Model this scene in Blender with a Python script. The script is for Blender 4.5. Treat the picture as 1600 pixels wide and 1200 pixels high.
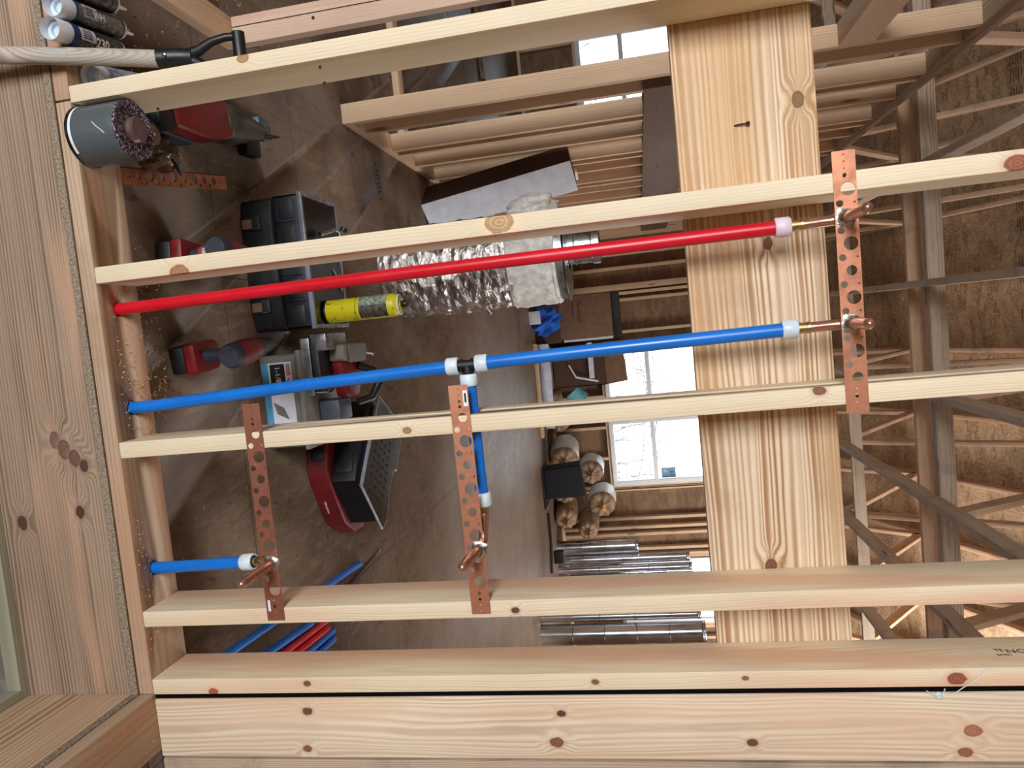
import bpy, bmesh, math, random
from mathutils import Vector, Matrix
from math import pi, sin, cos, radians

for o in list(bpy.data.objects): bpy.data.objects.remove(o)
SC = bpy.context.scene
COL = SC.collection
R = random.Random(7)

# ------------------------------------------------------------------ camera
cam_d = bpy.data.cameras.new('camera'); cam = bpy.data.objects.new('camera', cam_d); COL.objects.link(cam)
F_PX = 1146.04
cam_d.sensor_fit = 'HORIZONTAL'; cam_d.sensor_width = 36.0; cam_d.lens = F_PX*36/1600
cam_d.clip_start = .05; cam_d.clip_end = 200
pitch, roll, yaw = 0.179353995, -0.0858214625, 0.0754862749
f_ = Vector((sin(yaw)*cos(pitch), cos(yaw)*cos(pitch), -sin(pitch)))
r_ = Vector((cos(yaw), -sin(yaw), 0)); u_ = r_.cross(f_)
r2 = r_*cos(roll)+u_*sin(roll); u2 = -r_*sin(roll)+u_*cos(roll)
# the phone was held on its side: world "up" points to the right of the frame
cx, cy, cz = u2, -r2, -f_
cam.matrix_world = Matrix(((cx.x, cy.x, cz.x, 0.196586298), (cx.y, cy.y, cz.y, -1.50630019), (cx.z, cy.z, cz.z, 1.25257997), (0, 0, 0, 1)))
SC.camera = cam

# ------------------------------------------------------------------ world, lights, exposure
SC.view_settings.view_transform = 'Standard'; SC.view_settings.look = 'None'
SC.view_settings.gamma = 1; SC.view_settings.use_curve_mapping = False
SC.view_settings.exposure = 0.0
W = bpy.data.worlds.new('sky'); SC.world = W; W.use_nodes = True
bg = W.node_tree.nodes['Background']; bg.inputs[0].default_value = (0.84, 0.91, 1.0, 1); bg.inputs[1].default_value = 4.6
def area(name, loc, aim, sx, sy, power, col, spread=None):
    l = bpy.data.lights.new(name, 'AREA'); l.shape = 'RECTANGLE'; l.size = sx; l.size_y = sy; l.energy = power; l.color = col
    o = bpy.data.objects.new(name, l); COL.objects.link(o); o.location = loc
    o.rotation_euler = (Vector(aim)-Vector(loc)).to_track_quat('-Z', 'Y').to_euler()
    if spread: l.spread = spread
    return o
# daylight of the big opening behind the photographer, to the left
area('opening_daylight', (-1.9, -5.2, .92), (-.2, 0.3, 1.05), 2.0, 1.3, 300, (.935, .97, 1.0))
# added fill light brightening the attic, placed at the right gable end
area('attic_fill_light', (5.1, 4.4, 4.2), (2.2, 6.2, 3.6), 1.6, 2.2, 520, (1.0, .97, .93))

# ------------------------------------------------------------------ helpers
def lin(c):
    def f(v):
        v /= 255.0
        return v/12.92 if v <= .04045 else ((v+.055)/1.055)**2.4
    return (f(c[0]), f(c[1]), f(c[2]), 1)

class NT:
    def __init__(s, name):
        s.m = bpy.data.materials.new(name); s.m.use_nodes = True
        s.t = s.m.node_tree; s.n = s.t.nodes; s.b = s.n['Principled BSDF']
    def new(s, t, **k):
        n = s.n.new(t)
        for a, v in k.items(): setattr(n, a, v)
        return n
    def put(s, sock, v):
        if isinstance(v, bpy.types.NodeSocket): s.t.links.new(v, sock)
        else: sock.default_value = v
    def math(s, op, a, b=None, c=None, clamp=False):
        n = s.new('ShaderNodeMath', operation=op); n.use_clamp = clamp; s.put(n.inputs[0], a)
        if b is not None: s.put(n.inputs[1], b)
        if c is not None: s.put(n.inputs[2], c)
        return n.outputs[0]
    def vmath(s, op, a, b=None):
        n = s.new('ShaderNodeVectorMath', operation=op); s.put(n.inputs[0], a)
        if b is not None: s.put(n.inputs[1], b)
        return n.outputs['Value'] if op in ('LENGTH', 'DISTANCE', 'DOT_PRODUCT') else n.outputs[0]
    def mix(s, f, a, b, mode='MIX'):
        n = s.new('ShaderNodeMix', data_type='RGBA', blend_type=mode); s.put(n.inputs[0], f); s.put(n.inputs[6], a); s.put(n.inputs[7], b)
        return n.outputs[2]
    def noise(s, v, scale, detail=2, rough=.5, dist=0):
        n = s.new('ShaderNodeTexNoise'); s.put(n.inputs['Vector'], v); n.inputs['Scale'].default_value = scale
        n.inputs['Detail'].default_value = detail; n.inputs['Roughness'].default_value = rough; n.inputs['Distortion'].default_value = dist
        return n.outputs['Fac']
    def obj(s): return s.new('ShaderNodeTexCoord').outputs['Object']
    def step(s, v, a, b, lo=0., hi=1.):
        n = s.new('ShaderNodeMapRange', interpolation_type='SMOOTHSTEP'); s.put(n.inputs[0], v)
        n.inputs[1].default_value = a; n.inputs[2].default_value = b; n.inputs[3].default_value = lo; n.inputs[4].default_value = hi
        return n.outputs[0]
    def bump(s, h, strength=.3, dist=.002):
        n = s.new('ShaderNodeBump'); n.inputs['Strength'].default_value = strength; n.inputs['Distance'].default_value = dist
        s.put(n.inputs['Height'], h); s.t.links.new(n.outputs[0], s.b.inputs['Normal'])

def plain(name, c, rough=.5, metal=0, vary=.08, scale=25, bump=0, spec=None, **k):
    t = NT(name); P = t.obj(); n = t.noise(P, scale, 4, .6)
    col = lin(c); d = tuple(x*(1-vary*2.2) for x in col[:3])+(1,); h = tuple(min(1, x*(1+vary*1.4)) for x in col[:3])+(1,)
    t.put(t.b.inputs['Base Color'], t.mix(t.step(n, .3, .7), d, h))
    t.put(t.b.inputs['Roughness'], t.step(n, .25, .75, max(.02, rough-.06), min(1, rough+.08)))
    t.b.inputs['Metallic'].default_value = metal
    if spec is not None: t.b.inputs['Specular IOR Level'].default_value = spec
    for a, v in k.items(): t.b.inputs[a].default_value = v
    if bump: t.bump(n, bump, .003)
    return t.m

def wood(name, light, dark, period=.007, contrast=.6, pith=(.03, .05), knots=(), wander=.012, pink=None, stain=None, rnd=True, vary=.9, fiber=.10, sharp=.25, speck=.0, tilt=0.0, rough=.62):
    """pine lumber; grain runs along local Z.  knots: (x, y, z, radius, colour) in local metres"""
    t = NT(name); P0 = t.obj(); P = P0
    oi = t.new('ShaderNodeObjectInfo').outputs['Random']
    if rnd:
        cb = t.new('ShaderNodeCombineXYZ')
        t.put(cb.inputs[0], t.math('MULTIPLY', t.math('SINE', t.math('MULTIPLY', oi, 91.)), .02))
        t.put(cb.inputs[1], t.math('MULTIPLY', t.math('SINE', t.math('MULTIPLY', oi, 53.)), .02))
        t.put(cb.inputs[2], t.math('MULTIPLY', oi, 37.))
        P = t.vmath('ADD', P0, cb.outputs[0])
    sp = t.new('ShaderNodeSeparateXYZ'); t.put(sp.inputs[0], P); X, Y, Z = sp.outputs
    st = t.vmath('MULTIPLY', P, (1, 1, .16))
    w1 = t.math('SUBTRACT', t.noise(st, 7., 2, .5), .5); w2 = t.math('SUBTRACT', t.noise(t.vmath('ADD', st, (5, 3, 1)), 30., 2, .5), .5)
    x = t.math('ADD', X, t.math('MULTIPLY', w1, wander*4)); x = t.math('ADD', x, t.math('MULTIPLY', Z, tilt))
    y = t.math('ADD', Y, t.math('MULTIPLY', w2, wander*.5))
    kmask = []
    for (kx, ky, kz, kr, kc) in knots:
        rel = t.vmath('SUBTRACT', P0, (kx, ky, kz)); rel = t.vmath('MULTIPLY', rel, (1, 1, .72))
        wob = t.vmath('ADD', rel, (0, 0, 0)); d = t.vmath('LENGTH', wob)
        d = t.math('ADD', d, t.math('MULTIPLY', t.math('SUBTRACT', t.noise(P0, 1.1/kr, 2, .6), .5), kr*.45))
        near = t.step(d, kr*.6, kr*3.6, 1., 0.)
        s2 = t.new('ShaderNodeSeparateXYZ'); t.put(s2.inputs[0], rel)
        x = t.math('ADD', x, t.math('MULTIPLY', t.math('MULTIPLY', near, kr*1.5), t.math('TANH', t.math('MULTIPLY', s2.outputs[0], 2.2/kr))))
        y = t.math('ADD', y, t.math('MULTIPLY', near, kr*.6))
        kmask.append((d, kr, kc))
    cb = t.new('ShaderNodeCombineXYZ'); t.put(cb.inputs[0], t.math('ADD', x, pith[0])); t.put(cb.inputs[1], t.math('ADD', y, pith[1]))
    dist = t.vmath('LENGTH', cb.outputs[0])
    vn = t.new('ShaderNodeTexNoise', noise_dimensions='1D'); vn.inputs['Scale'].default_value = .28/period; vn.inputs['Detail'].default_value = 2; t.put(vn.inputs['W'], dist)
    ph = t.math('ADD', t.math('MULTIPLY', dist, 2*pi/period), t.math('MULTIPLY', t.math('SUBTRACT', vn.outputs['Fac'], .5), 14*vary))
    ph = t.math('ADD', ph, t.math('MULTIPLY', w2, 1.6))
    ring = t.math('ADD', t.math('MULTIPLY', t.math('SINE', ph), .5), .5)
    late = t.math('POWER', ring, 1./max(.05, sharp)*.5)
    amp = t.math('MULTIPLY', t.step(t.noise(st, 11., 1), .3, .7, contrast*.6, contrast), t.step(vn.outputs['Color'], .35, .62, .45, 1.15)) if False else t.math('MULTIPLY', t.step(t.noise(st, 11., 1), .3, .7, contrast*.6, contrast), t.step(vn.outputs['Fac'], .3, .66, .5, 1.15))
    col = t.mix(t.math('MULTIPLY', late, amp), lin(light), lin(dark))
    if pink:
        col = t.mix(t.step(t.noise(t.vmath('MULTIPLY', P, (1, 1, .12)), 9., 2, .6), .45, .66, 0, .8), col, lin(pink))
    fb = t.noise(t.vmath('MULTIPLY', P, (1, 1, .035)), 420., 2, .6)
    col = t.mix(1.0, col, t.mix(fb, (1-fiber,)*3+(1,), (1+fiber*.7,)*3+(1,)), 'MULTIPLY')
    big = t.noise(t.vmath('MULTIPLY', P, (1, 1, .3)), 4.5, 3, .6)
    col = t.mix(1.0, col, t.mix(t.step(big, .3, .7), (.90, .88, .86, 1), (1.05, 1.045, 1.03, 1)), 'MULTIPLY')
    if rnd:
        col = t.mix(1.0, col, t.mix(oi, (.90, .88, .86, 1), (1.06, 1.04, 1.02, 1)), 'MULTIPLY')
        sk = t.vmath('MULTIPLY', P, (9, 9, 1.6)); vo = t.new('ShaderNodeTexVoronoi'); t.put(vo.inputs['Vector'], sk); vo.inputs['Scale'].default_value = 1.
        col = t.mix(t.step(vo.outputs['Distance'], .05, .13, .75, 0), col, lin([c*.5 for c in dark]))
    if stain:
        col = t.mix(t.step(t.noise(P, 6., 5, .65), .5, .72, 0, stain[1]), col, lin(stain[0]))
    if speck:
        col = t.mix(t.step(t.noise(P, 160., 3, .7), .62, .74, 0, speck), col, lin((70, 55, 45)))
    for d, kr, kc in kmask:
        kn = t.math('SINE', t.math('MULTIPLY', d, 2*pi/(kr*.33))); kcol = t.mix(t.math('ADD', t.math('MULTIPLY', kn, .28), t.math('MULTIPLY', t.noise(P0, 1.4/kr, 3, .6), .8)), lin(kc), lin([v*.68 for v in kc]))
        col = t.mix(t.step(d, kr*.8, kr*1.9, .45, 0), col, lin([min(255, v*1.1+22) for v in kc]))
        col = t.mix(t.step(d, kr*.86, kr*1.0, 1, 0), col, kcol)
        ringm = t.math('MULTIPLY', t.step(d, kr*.8, kr*.93), t.step(d, kr*.95, kr*1.08, 1, 0))
        col = t.mix(t.math('MULTIPLY', ringm, .6), col, lin([v*.5 for v in kc]))
    t.put(t.b.inputs['Base Color'], col)
    t.b.inputs['Roughness'].default_value = rough; t.b.inputs['Specular IOR Level'].default_value = .3
    t.bump(t.math('ADD', t.math('MULTIPLY', late, -.5), t.math('MULTIPLY', fb, .5)), .25, .0012)
    return t.m

OBJ_W = {}
def tagp(o, label=None, cat=None, group=None, kind=None):
    if label: o['label'] = label
    if cat: o['category'] = cat
    if group: o['group'] = group
    if kind: o['kind'] = kind
    return o
def empty(name, loc, rot=None, label=None, cat=None, group=None, kind=None):
    o = bpy.data.objects.new(name, None); COL.objects.link(o); o.empty_display_size = .05
    M = Matrix.Translation(Vector(loc))
    if rot is not None: M = M @ (rot.to_4x4() if isinstance(rot, Matrix) else Matrix.Rotation(rot, 4, 'Z'))
    o.matrix_world = M; OBJ_W[o.name] = M
    return tagp(o, label, cat, group, kind)
def link(name, me, mat, parent=None, M=None, smooth=None):
    """M: placement in the WORLD when no parent, else in the parent's own space"""
    o = bpy.data.objects.new(name, me); COL.objects.link(o)
    M = M or Matrix.Identity(4)
    if parent: o.parent = parent
    o.matrix_local = M
    if mat is not None:
        for m in (mat if isinstance(mat, (list, tuple)) else [mat]): me.materials.append(m)
    if smooth is not None:
        me.shade_smooth() if smooth else me.shade_flat()
        if smooth and smooth is not True:
            me.set_sharp_from_angle(angle=radians(smooth))
    return o

class MB:
    def __init__(s): s.v = []; s.f = []; s.mi = []
    def add(s, vs, fs, M=None, mi=0):
        b = len(s.v)
        s.v += [tuple(M @ Vector(p)) if M is not None else tuple(p) for p in vs]
        s.f += [tuple(i+b for i in f) for f in fs]; s.mi += [mi]*len(fs); return s
    def box(s, x0, x1, y0, y1, z0, z1, M=None, mi=0):
        v = [(x, y, z) for x in (x0, x1) for y in (y0, y1) for z in (z0, z1)]
        return s.add(v, [(0, 1, 3, 2), (4, 6, 7, 5), (0, 4, 5, 1), (2, 3, 7, 6), (0, 2, 6, 4), (1, 5, 7, 3)], M, mi)
    def lathe(s, prof, M=None, n=28, mi=0, a0=0, a1=2*pi):
        full = abs(a1-a0-2*pi) < 1e-6; k = n if full else n+1; vs = []; fs = []
        for (r, z) in prof:
            for i in range(k):
                a = a0+(a1-a0)*i/n; vs.append((r*cos(a), r*sin(a), z))
        for j in range(len(prof)-1):
            for i in range(n):
                i2 = (i+1) % k; fs.append((j*k+i, j*k+i2, (j+1)*k+i2, (j+1)*k+i))
        return s.add(vs, fs, M, mi)
    def cyl(s, p0, p1, r, r1=None, n=20, mi=0, cap=True):
        p0 = Vector(p0); p1 = Vector(p1); L = (p1-p0).length; M = Matrix.Translation(p0) @ (p1-p0).to_track_quat('Z', 'Y').to_matrix().to_4x4()
        r1 = r if r1 is None else r1
        pr = [(r, 0), (r1, L)]
        if cap: pr = [(0.00001, 0)]+pr+[(0.00001, L)]
        return s.lathe(pr, M, n, mi)
    def sweep(s, pts, r, n=14, mi=0, cap=True):
        pts = [Vector(p) for p in pts]; k = len(pts); rr = r if isinstance(r, (list, tuple)) else [r]*k
        T = [((pts[min(i+1, k-1)]-pts[max(i-1, 0)]).normalized()) for i in range(k)]
        up = Vector((0, 0, 1)) if abs(T[0].z) < .9 else Vector((1, 0, 0))
        N = (up - T[0]*up.dot(T[0])).normalized(); vs = []; fs = []
        for i in range(k):
            N = (N - T[i]*N.dot(T[i])).normalized(); B = T[i].cross(N)
            for j in range(n):
                a = 2*pi*j/n; vs.append(pts[i]+(N*cos(a)+B*sin(a))*rr[i])
        for i in range(k-1):
            for j in range(n): fs.append((i*n+j, i*n+(j+1) % n, (i+1)*n+(j+1) % n, (i+1)*n+j))
        if cap: fs.append(tuple(range(n))[::-1]); fs.append(tuple((k-1)*n+j for j in range(n)))
        return s.add(vs, fs, None, mi)
    def prism(s, poly, z0, z1, M=None, mi=0):
        n = len(poly); v = [(x, y, z0) for x, y in poly]+[(x, y, z1) for x, y in poly]
        return s.add(v, [tuple(range(n))[::-1], tuple(range(n, 2*n))]+[(i, (i+1) % n, n+(i+1) % n, n+i) for i in range(n)], M, mi)
    def mesh(s, name, bev=0, seg=2, merge=False):
        me = bpy.data.meshes.new(name); me.from_pydata(s.v, [], s.f)
        for p, m in zip(me.polygons, s.mi): p.material_index = m
        bm = bmesh.new(); bm.from_mesh(me)
        if merge: bmesh.ops.remove_doubles(bm, verts=bm.verts, dist=1e-5)
        bmesh.ops.recalc_face_normals(bm, faces=bm.faces)
        if bev:
            es = [e for e in bm.edges if len(e.link_faces) == 2 and e.calc_face_angle(0) > .6]
            bmesh.ops.bevel(bm, geom=es, offset=bev, segments=seg, affect='EDGES', profile=.6, clamp_overlap=True)
        bm.to_mesh(me); bm.free(); return me
    def build(s, name, mat, parent=None, M=None, bev=0, smooth=35, seg=2, merge=False):
        return link(name, s.mesh(name, bev, seg, merge), mat, parent, M, smooth)

def box(name, x0, x1, y0, y1, z0, z1, mat, parent=None, bev=.002, M=None):
    """an axis-aligned block, origin at its centre"""
    hx, hy, hz = (x1-x0)/2, (y1-y0)/2, (z1-z0)/2
    T = Matrix.Translation(((x0+x1)/2, (y0+y1)/2, (z0+z1)/2))
    return MB().box(-hx, hx, -hy, hy, -hz, hz).build(name, mat, parent, (M @ T) if M is not None else T, bev)
def lumber(name, p0, p1, w, h, side, mat, parent=None, bev=.0025, flip=False):
    """a board from p0 to p1 (axis), w wide along side, h across; grain along its own Z"""
    p0 = Vector(p0); p1 = Vector(p1); z = (p1-p0).normalized(); s_ = Vector(side); x = (s_-z*s_.dot(z)).normalized(); y = z.cross(x)
    L = (p1-p0).length; c = (p0+p1)/2
    M = Matrix(((x.x, y.x, z.x, c.x), (x.y, y.y, z.y, c.y), (x.z, y.z, z.z, c.z), (0, 0, 0, 1)))
    return MB().box(-w/2, w/2, -h/2, h/2, -L/2, L/2).build(name, mat, parent, M, bev, smooth=30)
def arcpts(a, b, c, rad, n=7):
    """fillet at b"""
    a, b, c = Vector(a), Vector(b), Vector(c); d0 = (a-b).normalized(); d1 = (c-b).normalized()
    p = b+d0*rad; q = b+d1*rad; return [((1-t)**2*p+2*t*(1-t)*b+t*t*q) for t in [i/(n-1) for i in range(n)]]
def frame(origin, xd, yd):
    x = Vector(xd).normalized(); y = Vector(yd); y = (y-x*y.dot(x)).normalized(); z = x.cross(y); o = Vector(origin)
    return Matrix(((x.x, y.x, z.x, o.x), (x.y, y.y, z.y, o.y), (x.z, y.z, z.z, o.z), (0, 0, 0, 1)))
def text(name, s, size, mat, M, parent=None, ext=.0002, bold=0, align='LEFT'):
    c = bpy.data.curves.new(name, 'FONT'); c.body = s; c.size = size; c.extrude = ext; c.offset = bold; c.align_x = align; c.resolution_u = 2
    o = bpy.data.objects.new('tmp', c); COL.objects.link(o); dg = bpy.context.evaluated_depsgraph_get()
    me = bpy.data.meshes.new_from_object(o.evaluated_get(dg)); bpy.data.objects.remove(o); bpy.data.curves.remove(c)
    me.materials.clear(); return link(name, me, mat, parent, M)
def cut(o, cutters):
    """drill real holes through a finished board (cutters are removed again)"""
    bpy.context.view_layer.update()
    for mb in cutters:
        c = mb.build('drill_cutter', None); m = o.modifiers.new('b', 'BOOLEAN'); m.operation = 'DIFFERENCE'; m.solver = 'EXACT'; m.object = c
        bpy.context.view_layer.update(); dg = bpy.context.evaluated_depsgraph_get(); me = bpy.data.meshes.new_from_object(o.evaluated_get(dg))
        o.modifiers.clear(); o.data = me; bpy.data.objects.remove(c)

# ------------------------------------------------------------------ materials
M_ = {}
LT = (236, 214, 174); DK = (214, 176, 124)
M_['pine'] = wood('pine_lumber', (226, 206, 176), (200, 164, 126), .0075, .55, (.03, .06), rnd=True, pink=(220, 180, 140))
M_['pine_far'] = wood('pine_far', (220, 192, 162), (190, 154, 122), .008, .5, (.03, .06), rnd=True)
M_['truss'] = wood('truss_lumber', (192, 160, 132), (148, 116, 92), .007, .7, (.02, .05), rnd=True, stain=((120, 108, 100), .6))
M_['greyw'] = wood('weathered_lumber', (188, 170, 150), (132, 114, 98), .006, .8, (.02, .05), rnd=True, stain=((104, 96, 90), .5), speck=.4)
M_['greydk'] = wood('dark_weathered_lumber', (120, 96, 76), (84, 66, 54), .006, .7, (.02, .05), rnd=True, speck=.6)
M_['beam'] = wood('fir_beam', (232, 200, 156), (176, 128, 78), .0105, .95, (.20, .012), rnd=False, wander=.006, sharp=.6,
    knots=[(.107, -.019, -.052, .0115, (150, 112, 76)), (-.015, -.019, .50, .017, (150, 96, 70)), (.027, -.019, -.20, .009, (150, 90, 60)), (-.008, -.019, .935-.44, .016, (150, 90, 62)), (0.027, -.019, -.197, .0125, (146, 92, 62))])
M_['rim'] = wood('rim_joist_wood', (206, 182, 150), (142, 112, 84), .0085, .85, (.16, .012), rnd=False, wander=.007, sharp=.5, pink=(186, 150, 122),
    stain=((150, 134, 120), .35), speck=.25,
    knots=[])
M_['osb_edge'] = plain('subfloor_edge', (146, 130, 112), .9, 0, .25, 180, .6)
M_['gravel'] = plain('gravel', (112, 92, 74), .95, 0, .4, 60, 1.)
M_['sill_w'] = wood('treated_sill', (160, 158, 140), (120, 116, 98), .007, .6)
M_['black'] = plain('black_plastic', (17, 18, 21), .45, 0, .15, 30)
M_['rubber'] = plain('dark_blue_rubber', (36, 40, 52), .6, 0, .15, 60)
M_['redp'] = plain('tool_red', (112, 14, 20), .42, 0, .12, 20)
M_['darkred'] = plain('dark_red_plastic', (118, 26, 28), .5, 0, .12, 20)
M_['bluep'] = plain('blue_pipe_plastic', (14, 112, 206), .32, 0, .04, 8)
M_['redpipe'] = plain('red_pipe_plastic', (205, 18, 38), .32, 0, .04, 8)
M_['ring'] = plain('white_collar_plastic', (214, 228, 236), .42, 0, .05, 40, **{'Subsurface Weight': .15})
M_['ringp'] = plain('pinkish_collar_plastic', (226, 206, 220), .42, 0, .05, 40, **{'Subsurface Weight': .15})
M_['brass'] = plain('brass', (196, 178, 128), .3, 1, .1, 90)
def copper(name, c, rough, spots):
    t = NT(name); P = t.obj(); n = t.noise(P, 22, 4, .6); n2 = t.noise(P, 90, 3, .6)
    col = t.mix(t.step(n, .35, .7), lin(c), lin([v*.82 for v in c]))
    col = t.mix(t.step(n2, .62, .75, 0, spots), col, lin((226, 190, 176)))
    t.put(t.b.inputs['Base Color'], col); t.b.inputs['Metallic'].default_value = .82
    t.put(t.b.inputs['Roughness'], t.step(n, .3, .7, rough, rough+.18)); t.bump(n2, .1, .001); return t.m
M_['copper'] = copper('copper_sheet', (206, 142, 112), .4, .35)
M_['copperdk'] = copper('copper_sheet_tarnished', (176, 116, 96), .42, .55)
M_['cutube'] = copper('copper_tube', (202, 156, 136), .17, .25)
M_['solder'] = plain('solder', (190, 190, 184), .35, 1, .2, 120, .4)
M_['dark'] = plain('dark_hole', (24, 16, 12), .9)
M_['ink'] = plain('stamp_ink', (34, 28, 28), .8)
M_['inkb'] = plain('faded_stamp_ink', (74, 56, 44), .85)
M_['white'] = plain('white_paint', (232, 234, 236), .5, 0, .03)
M_['steel'] = plain('galvanised_steel', (186, 194, 200), .28, 1, .12, 14)
M_['sheetm'] = plain('bright_sheet_metal', (214, 220, 228), .2, 1, .015, 5)
M_['steeldk'] = plain('dark_steel', (70, 72, 74), .4, 1, .1)
M_['grey'] = plain('grey_plastic', (112, 110, 104), .5, 0, .06)
M_['card'] = plain('cardboard', (120, 92, 72), .85, 0, .08, 12)
M_['carddk'] = plain('dark_cardboard', (78, 54, 44), .85, 0, .08, 12)
M_['paper'] = plain('white_paper', (214, 218, 228), .8, 0, .05, 12)
M_['cream'] = plain('cream_plate', (200, 188, 172), .5)
M_['yellow'] = None

def mat_osb(name, a, b, c):
    t = NT(name); P = t.obj()
    q = t.vmath('ADD', t.vmath('MULTIPLY', P, (1, 1, 1)), (0, 0, 0))
    vo = t.new('ShaderNodeTexVoronoi'); t.put(vo.inputs['Vector'], t.vmath('ADD', t.vmath('MULTIPLY', q, (9, 26, 26)), t.new('ShaderNodeTexNoise').outputs['Color'])); vo.inputs['Scale'].default_value = .8; vo.inputs['Randomness'].default_value = 1
    sp = t.new('ShaderNodeSeparateXYZ'); t.put(sp.inputs[0], vo.outputs['Color'])
    n = t.noise(P, 3.2, 4, .6); n2 = t.noise(P, 45, 4, .7)
    col = t.mix(sp.outputs[0], lin(a), lin(b)); col = t.mix(t.step(n2, .4, .7, 0, .8), col, lin(c)); col = t.mix(t.step(n, .35, .7, 0, .4), col, lin([v*.7 for v in b]))
    t.put(t.b.inputs['Base Color'], col); t.b.inputs['Roughness'].default_value = .75; t.bump(n2, .3, .002); return t.m
M_['osb'] = mat_osb('osb_sheathing', (190, 146, 104), (138, 98, 64), (206, 168, 128))
M_['osbwall'] = mat_osb('osb_wall', (144, 112, 84), (108, 80, 58), (150, 120, 92))
M_['osbr'] = mat_osb('osb_roof', (178, 146, 112), (132, 102, 76), (204, 176, 142))

def mat_floor():
    t = NT('subfloor_panels'); P = t.obj()
    n1 = t.noise(P, 2.2, 5, .6); n2 = t.noise(t.vmath('MULTIPLY', P, (1, .28, 1)), 34, 5, .68, .6); n3 = t.noise(t.vmath('MULTIPLY', P, (1, .45, 1)), 22, 3, .75, 1.2)
    col = t.mix(t.step(n1, .3, .7), lin((92, 74, 58)), lin((118, 100, 84)))
    col = t.mix(t.step(n2, .42, .72, 0, .65), col, lin((134, 114, 96)))
    col = t.mix(t.step(n3, .60, .70, 0, .75), col, lin((74, 52, 40)))
    col = t.mix(t.step(t.noise(P, 9, 4, .7), .5, .75, 0, .35), col, lin((132, 104, 66)))
    br = t.new('ShaderNodeTexBrick'); mp = t.new('ShaderNodeMapping'); t.put(mp.inputs[0], P); mp.inputs['Location'].default_value = (.55, .42, 0)
    t.put(br.inputs[0], mp.outputs[0]); br.inputs['Scale'].default_value = 1; br.inputs['Brick Width'].default_value = 2.44; br.inputs['Row Height'].default_value = .61
    br.inputs['Mortar Size'].default_value = .0022; br.inputs['Mortar Smooth'].default_value = .2
    col = t.mix(t.math('MULTIPLY', br.outputs['Fac'], .8), col, lin((44, 30, 24)))
    t.put(t.b.inputs['Base Color'], col)
    t.put(t.b.inputs['Roughness'], t.step(n2, .3, .7, .42, .62)); t.b.inputs['Specular IOR Level'].default_value = .45
    t.bump(n3, .25, .002); return t.m
M_['floor'] = mat_floor()

def mat_foil(name, base, rough, sc):
    t = NT(name); P = t.obj(); q = t.vmath('MULTIPLY', P, (1, 1, 1.7))
    vo = t.new('ShaderNodeTexVoronoi'); t.put(vo.inputs['Vector'], t.vmath('ADD', q, t.vmath('MULTIPLY', t.new('ShaderNodeTexNoise').outputs['Color'], (.0, .0, .0)))); vo.inputs['Scale'].default_value = sc; vo.feature = 'F1'
    n = t.noise(q, sc*.8, 5, .65, 1.5)
    t.b.inputs['Base Color'].default_value = lin(base); t.b.inputs['Metallic'].default_value = 1; t.b.inputs['Roughness'].default_value = rough
    t.bump(t.math('ADD', vo.outputs['Distance'], n), .7, .012); return t.m
M_['foil'] = mat_foil('crinkled_foil', (206, 200, 196), .25, 17)
M_['plastic_w'] = plain('white_bag_plastic', (214, 214, 212), .35, 0, .08, 9, .5)
M_['kraft'] = plain('kraft_bag_end', (142, 114, 88), .6, 0, .2, 14, .6)
def mat_glass(name, tint=(.95, .98, 1, 1), rough=.02):
    t = NT(name); t.b.inputs['Base Color'].default_value = tint; t.b.inputs['Roughness'].default_value = rough
    tr = t.new('ShaderNodeBsdfTransparent'); tr.inputs[0].default_value = tint
    gl = t.new('ShaderNodeBsdfGlossy'); gl.inputs['Roughness'].default_value = rough+.05
    mx = t.new('ShaderNodeMixShader'); fr = t.new('ShaderNodeFresnel'); fr.inputs[0].default_value = 1.45
    t.t.links.new(fr.outputs[0], mx.inputs[0]); t.t.links.new(tr.outputs[0], mx.inputs[1]); t.t.links.new(gl.outputs[0], mx.inputs[2])
    t.t.links.new(mx.outputs[0], t.n['Material Output'].inputs[0]); return t.m
M_['glass'] = mat_glass('window_glass')
M_['clear'] = mat_glass('clear_lid_plastic', (.80, .82, .86, 1), .12)

# ------------------------------------------------------------------ setting: floor, ground, walls, roof
WD = .138                      # stud depth (2x6)
H = 2.74                       # top of the wall plates
YF = 8.0                       # far wall
fl = box('floor', -4.2, 5.2, -.004, YF+.12, -.020, 0, M_['floor'], bev=0); tagp(fl, kind='structure')
# oval mill stamps printed on the panels
st = MB()
for (x, y, a) in ((-.62, 2.15, .2), (-.42, 2.62, .2)):
    Mx = Matrix.Translation((x, y, .0006)) @ Matrix.Rotation(a, 4, 'Z')
    n = 36
    for (ra, rb, wd) in ((.095, .043, .007),):
        vs = [(ra*cos(2*pi*i/n), rb*sin(2*pi*i/n), 0) for i in range(n)]+[((ra-wd)*cos(2*pi*i/n), (rb-wd)*sin(2*pi*i/n), 0) for i in range(n)]
        st.add(vs, [(i, (i+1) % n, n+(i+1) % n, n+i) for i in range(n)], Mx)
    for k in range(6):
        st.box(-.06+k*.021, -.05+k*.021, -.018, .018, 0, .0003, Mx)
        st.box(-.06+k*.021, -.044+k*.021, .012-.02*(k % 2), .018-.02*(k % 2), 0, .0003, Mx)
st.build('panel_stamp', M_['inkb'], fl, Matrix.Translation(-fl.location))

gm = bpy.data.meshes.new('ground'); bm = bmesh.new(); bmesh.ops.create_grid(bm, x_segments=90, y_segments=60, size=1)
for v in bm.verts:
    v.co.x *= 5.2; v.co.y = v.co.y*2.8-2.75
    v.co.z = -.60+.02*sin(v.co.x*9)+R.uniform(-.012, .012)
bm.to_mesh(gm); bm.free(); g = link('ground', gm, M_['gravel']); tagp(g, kind='structure')

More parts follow.
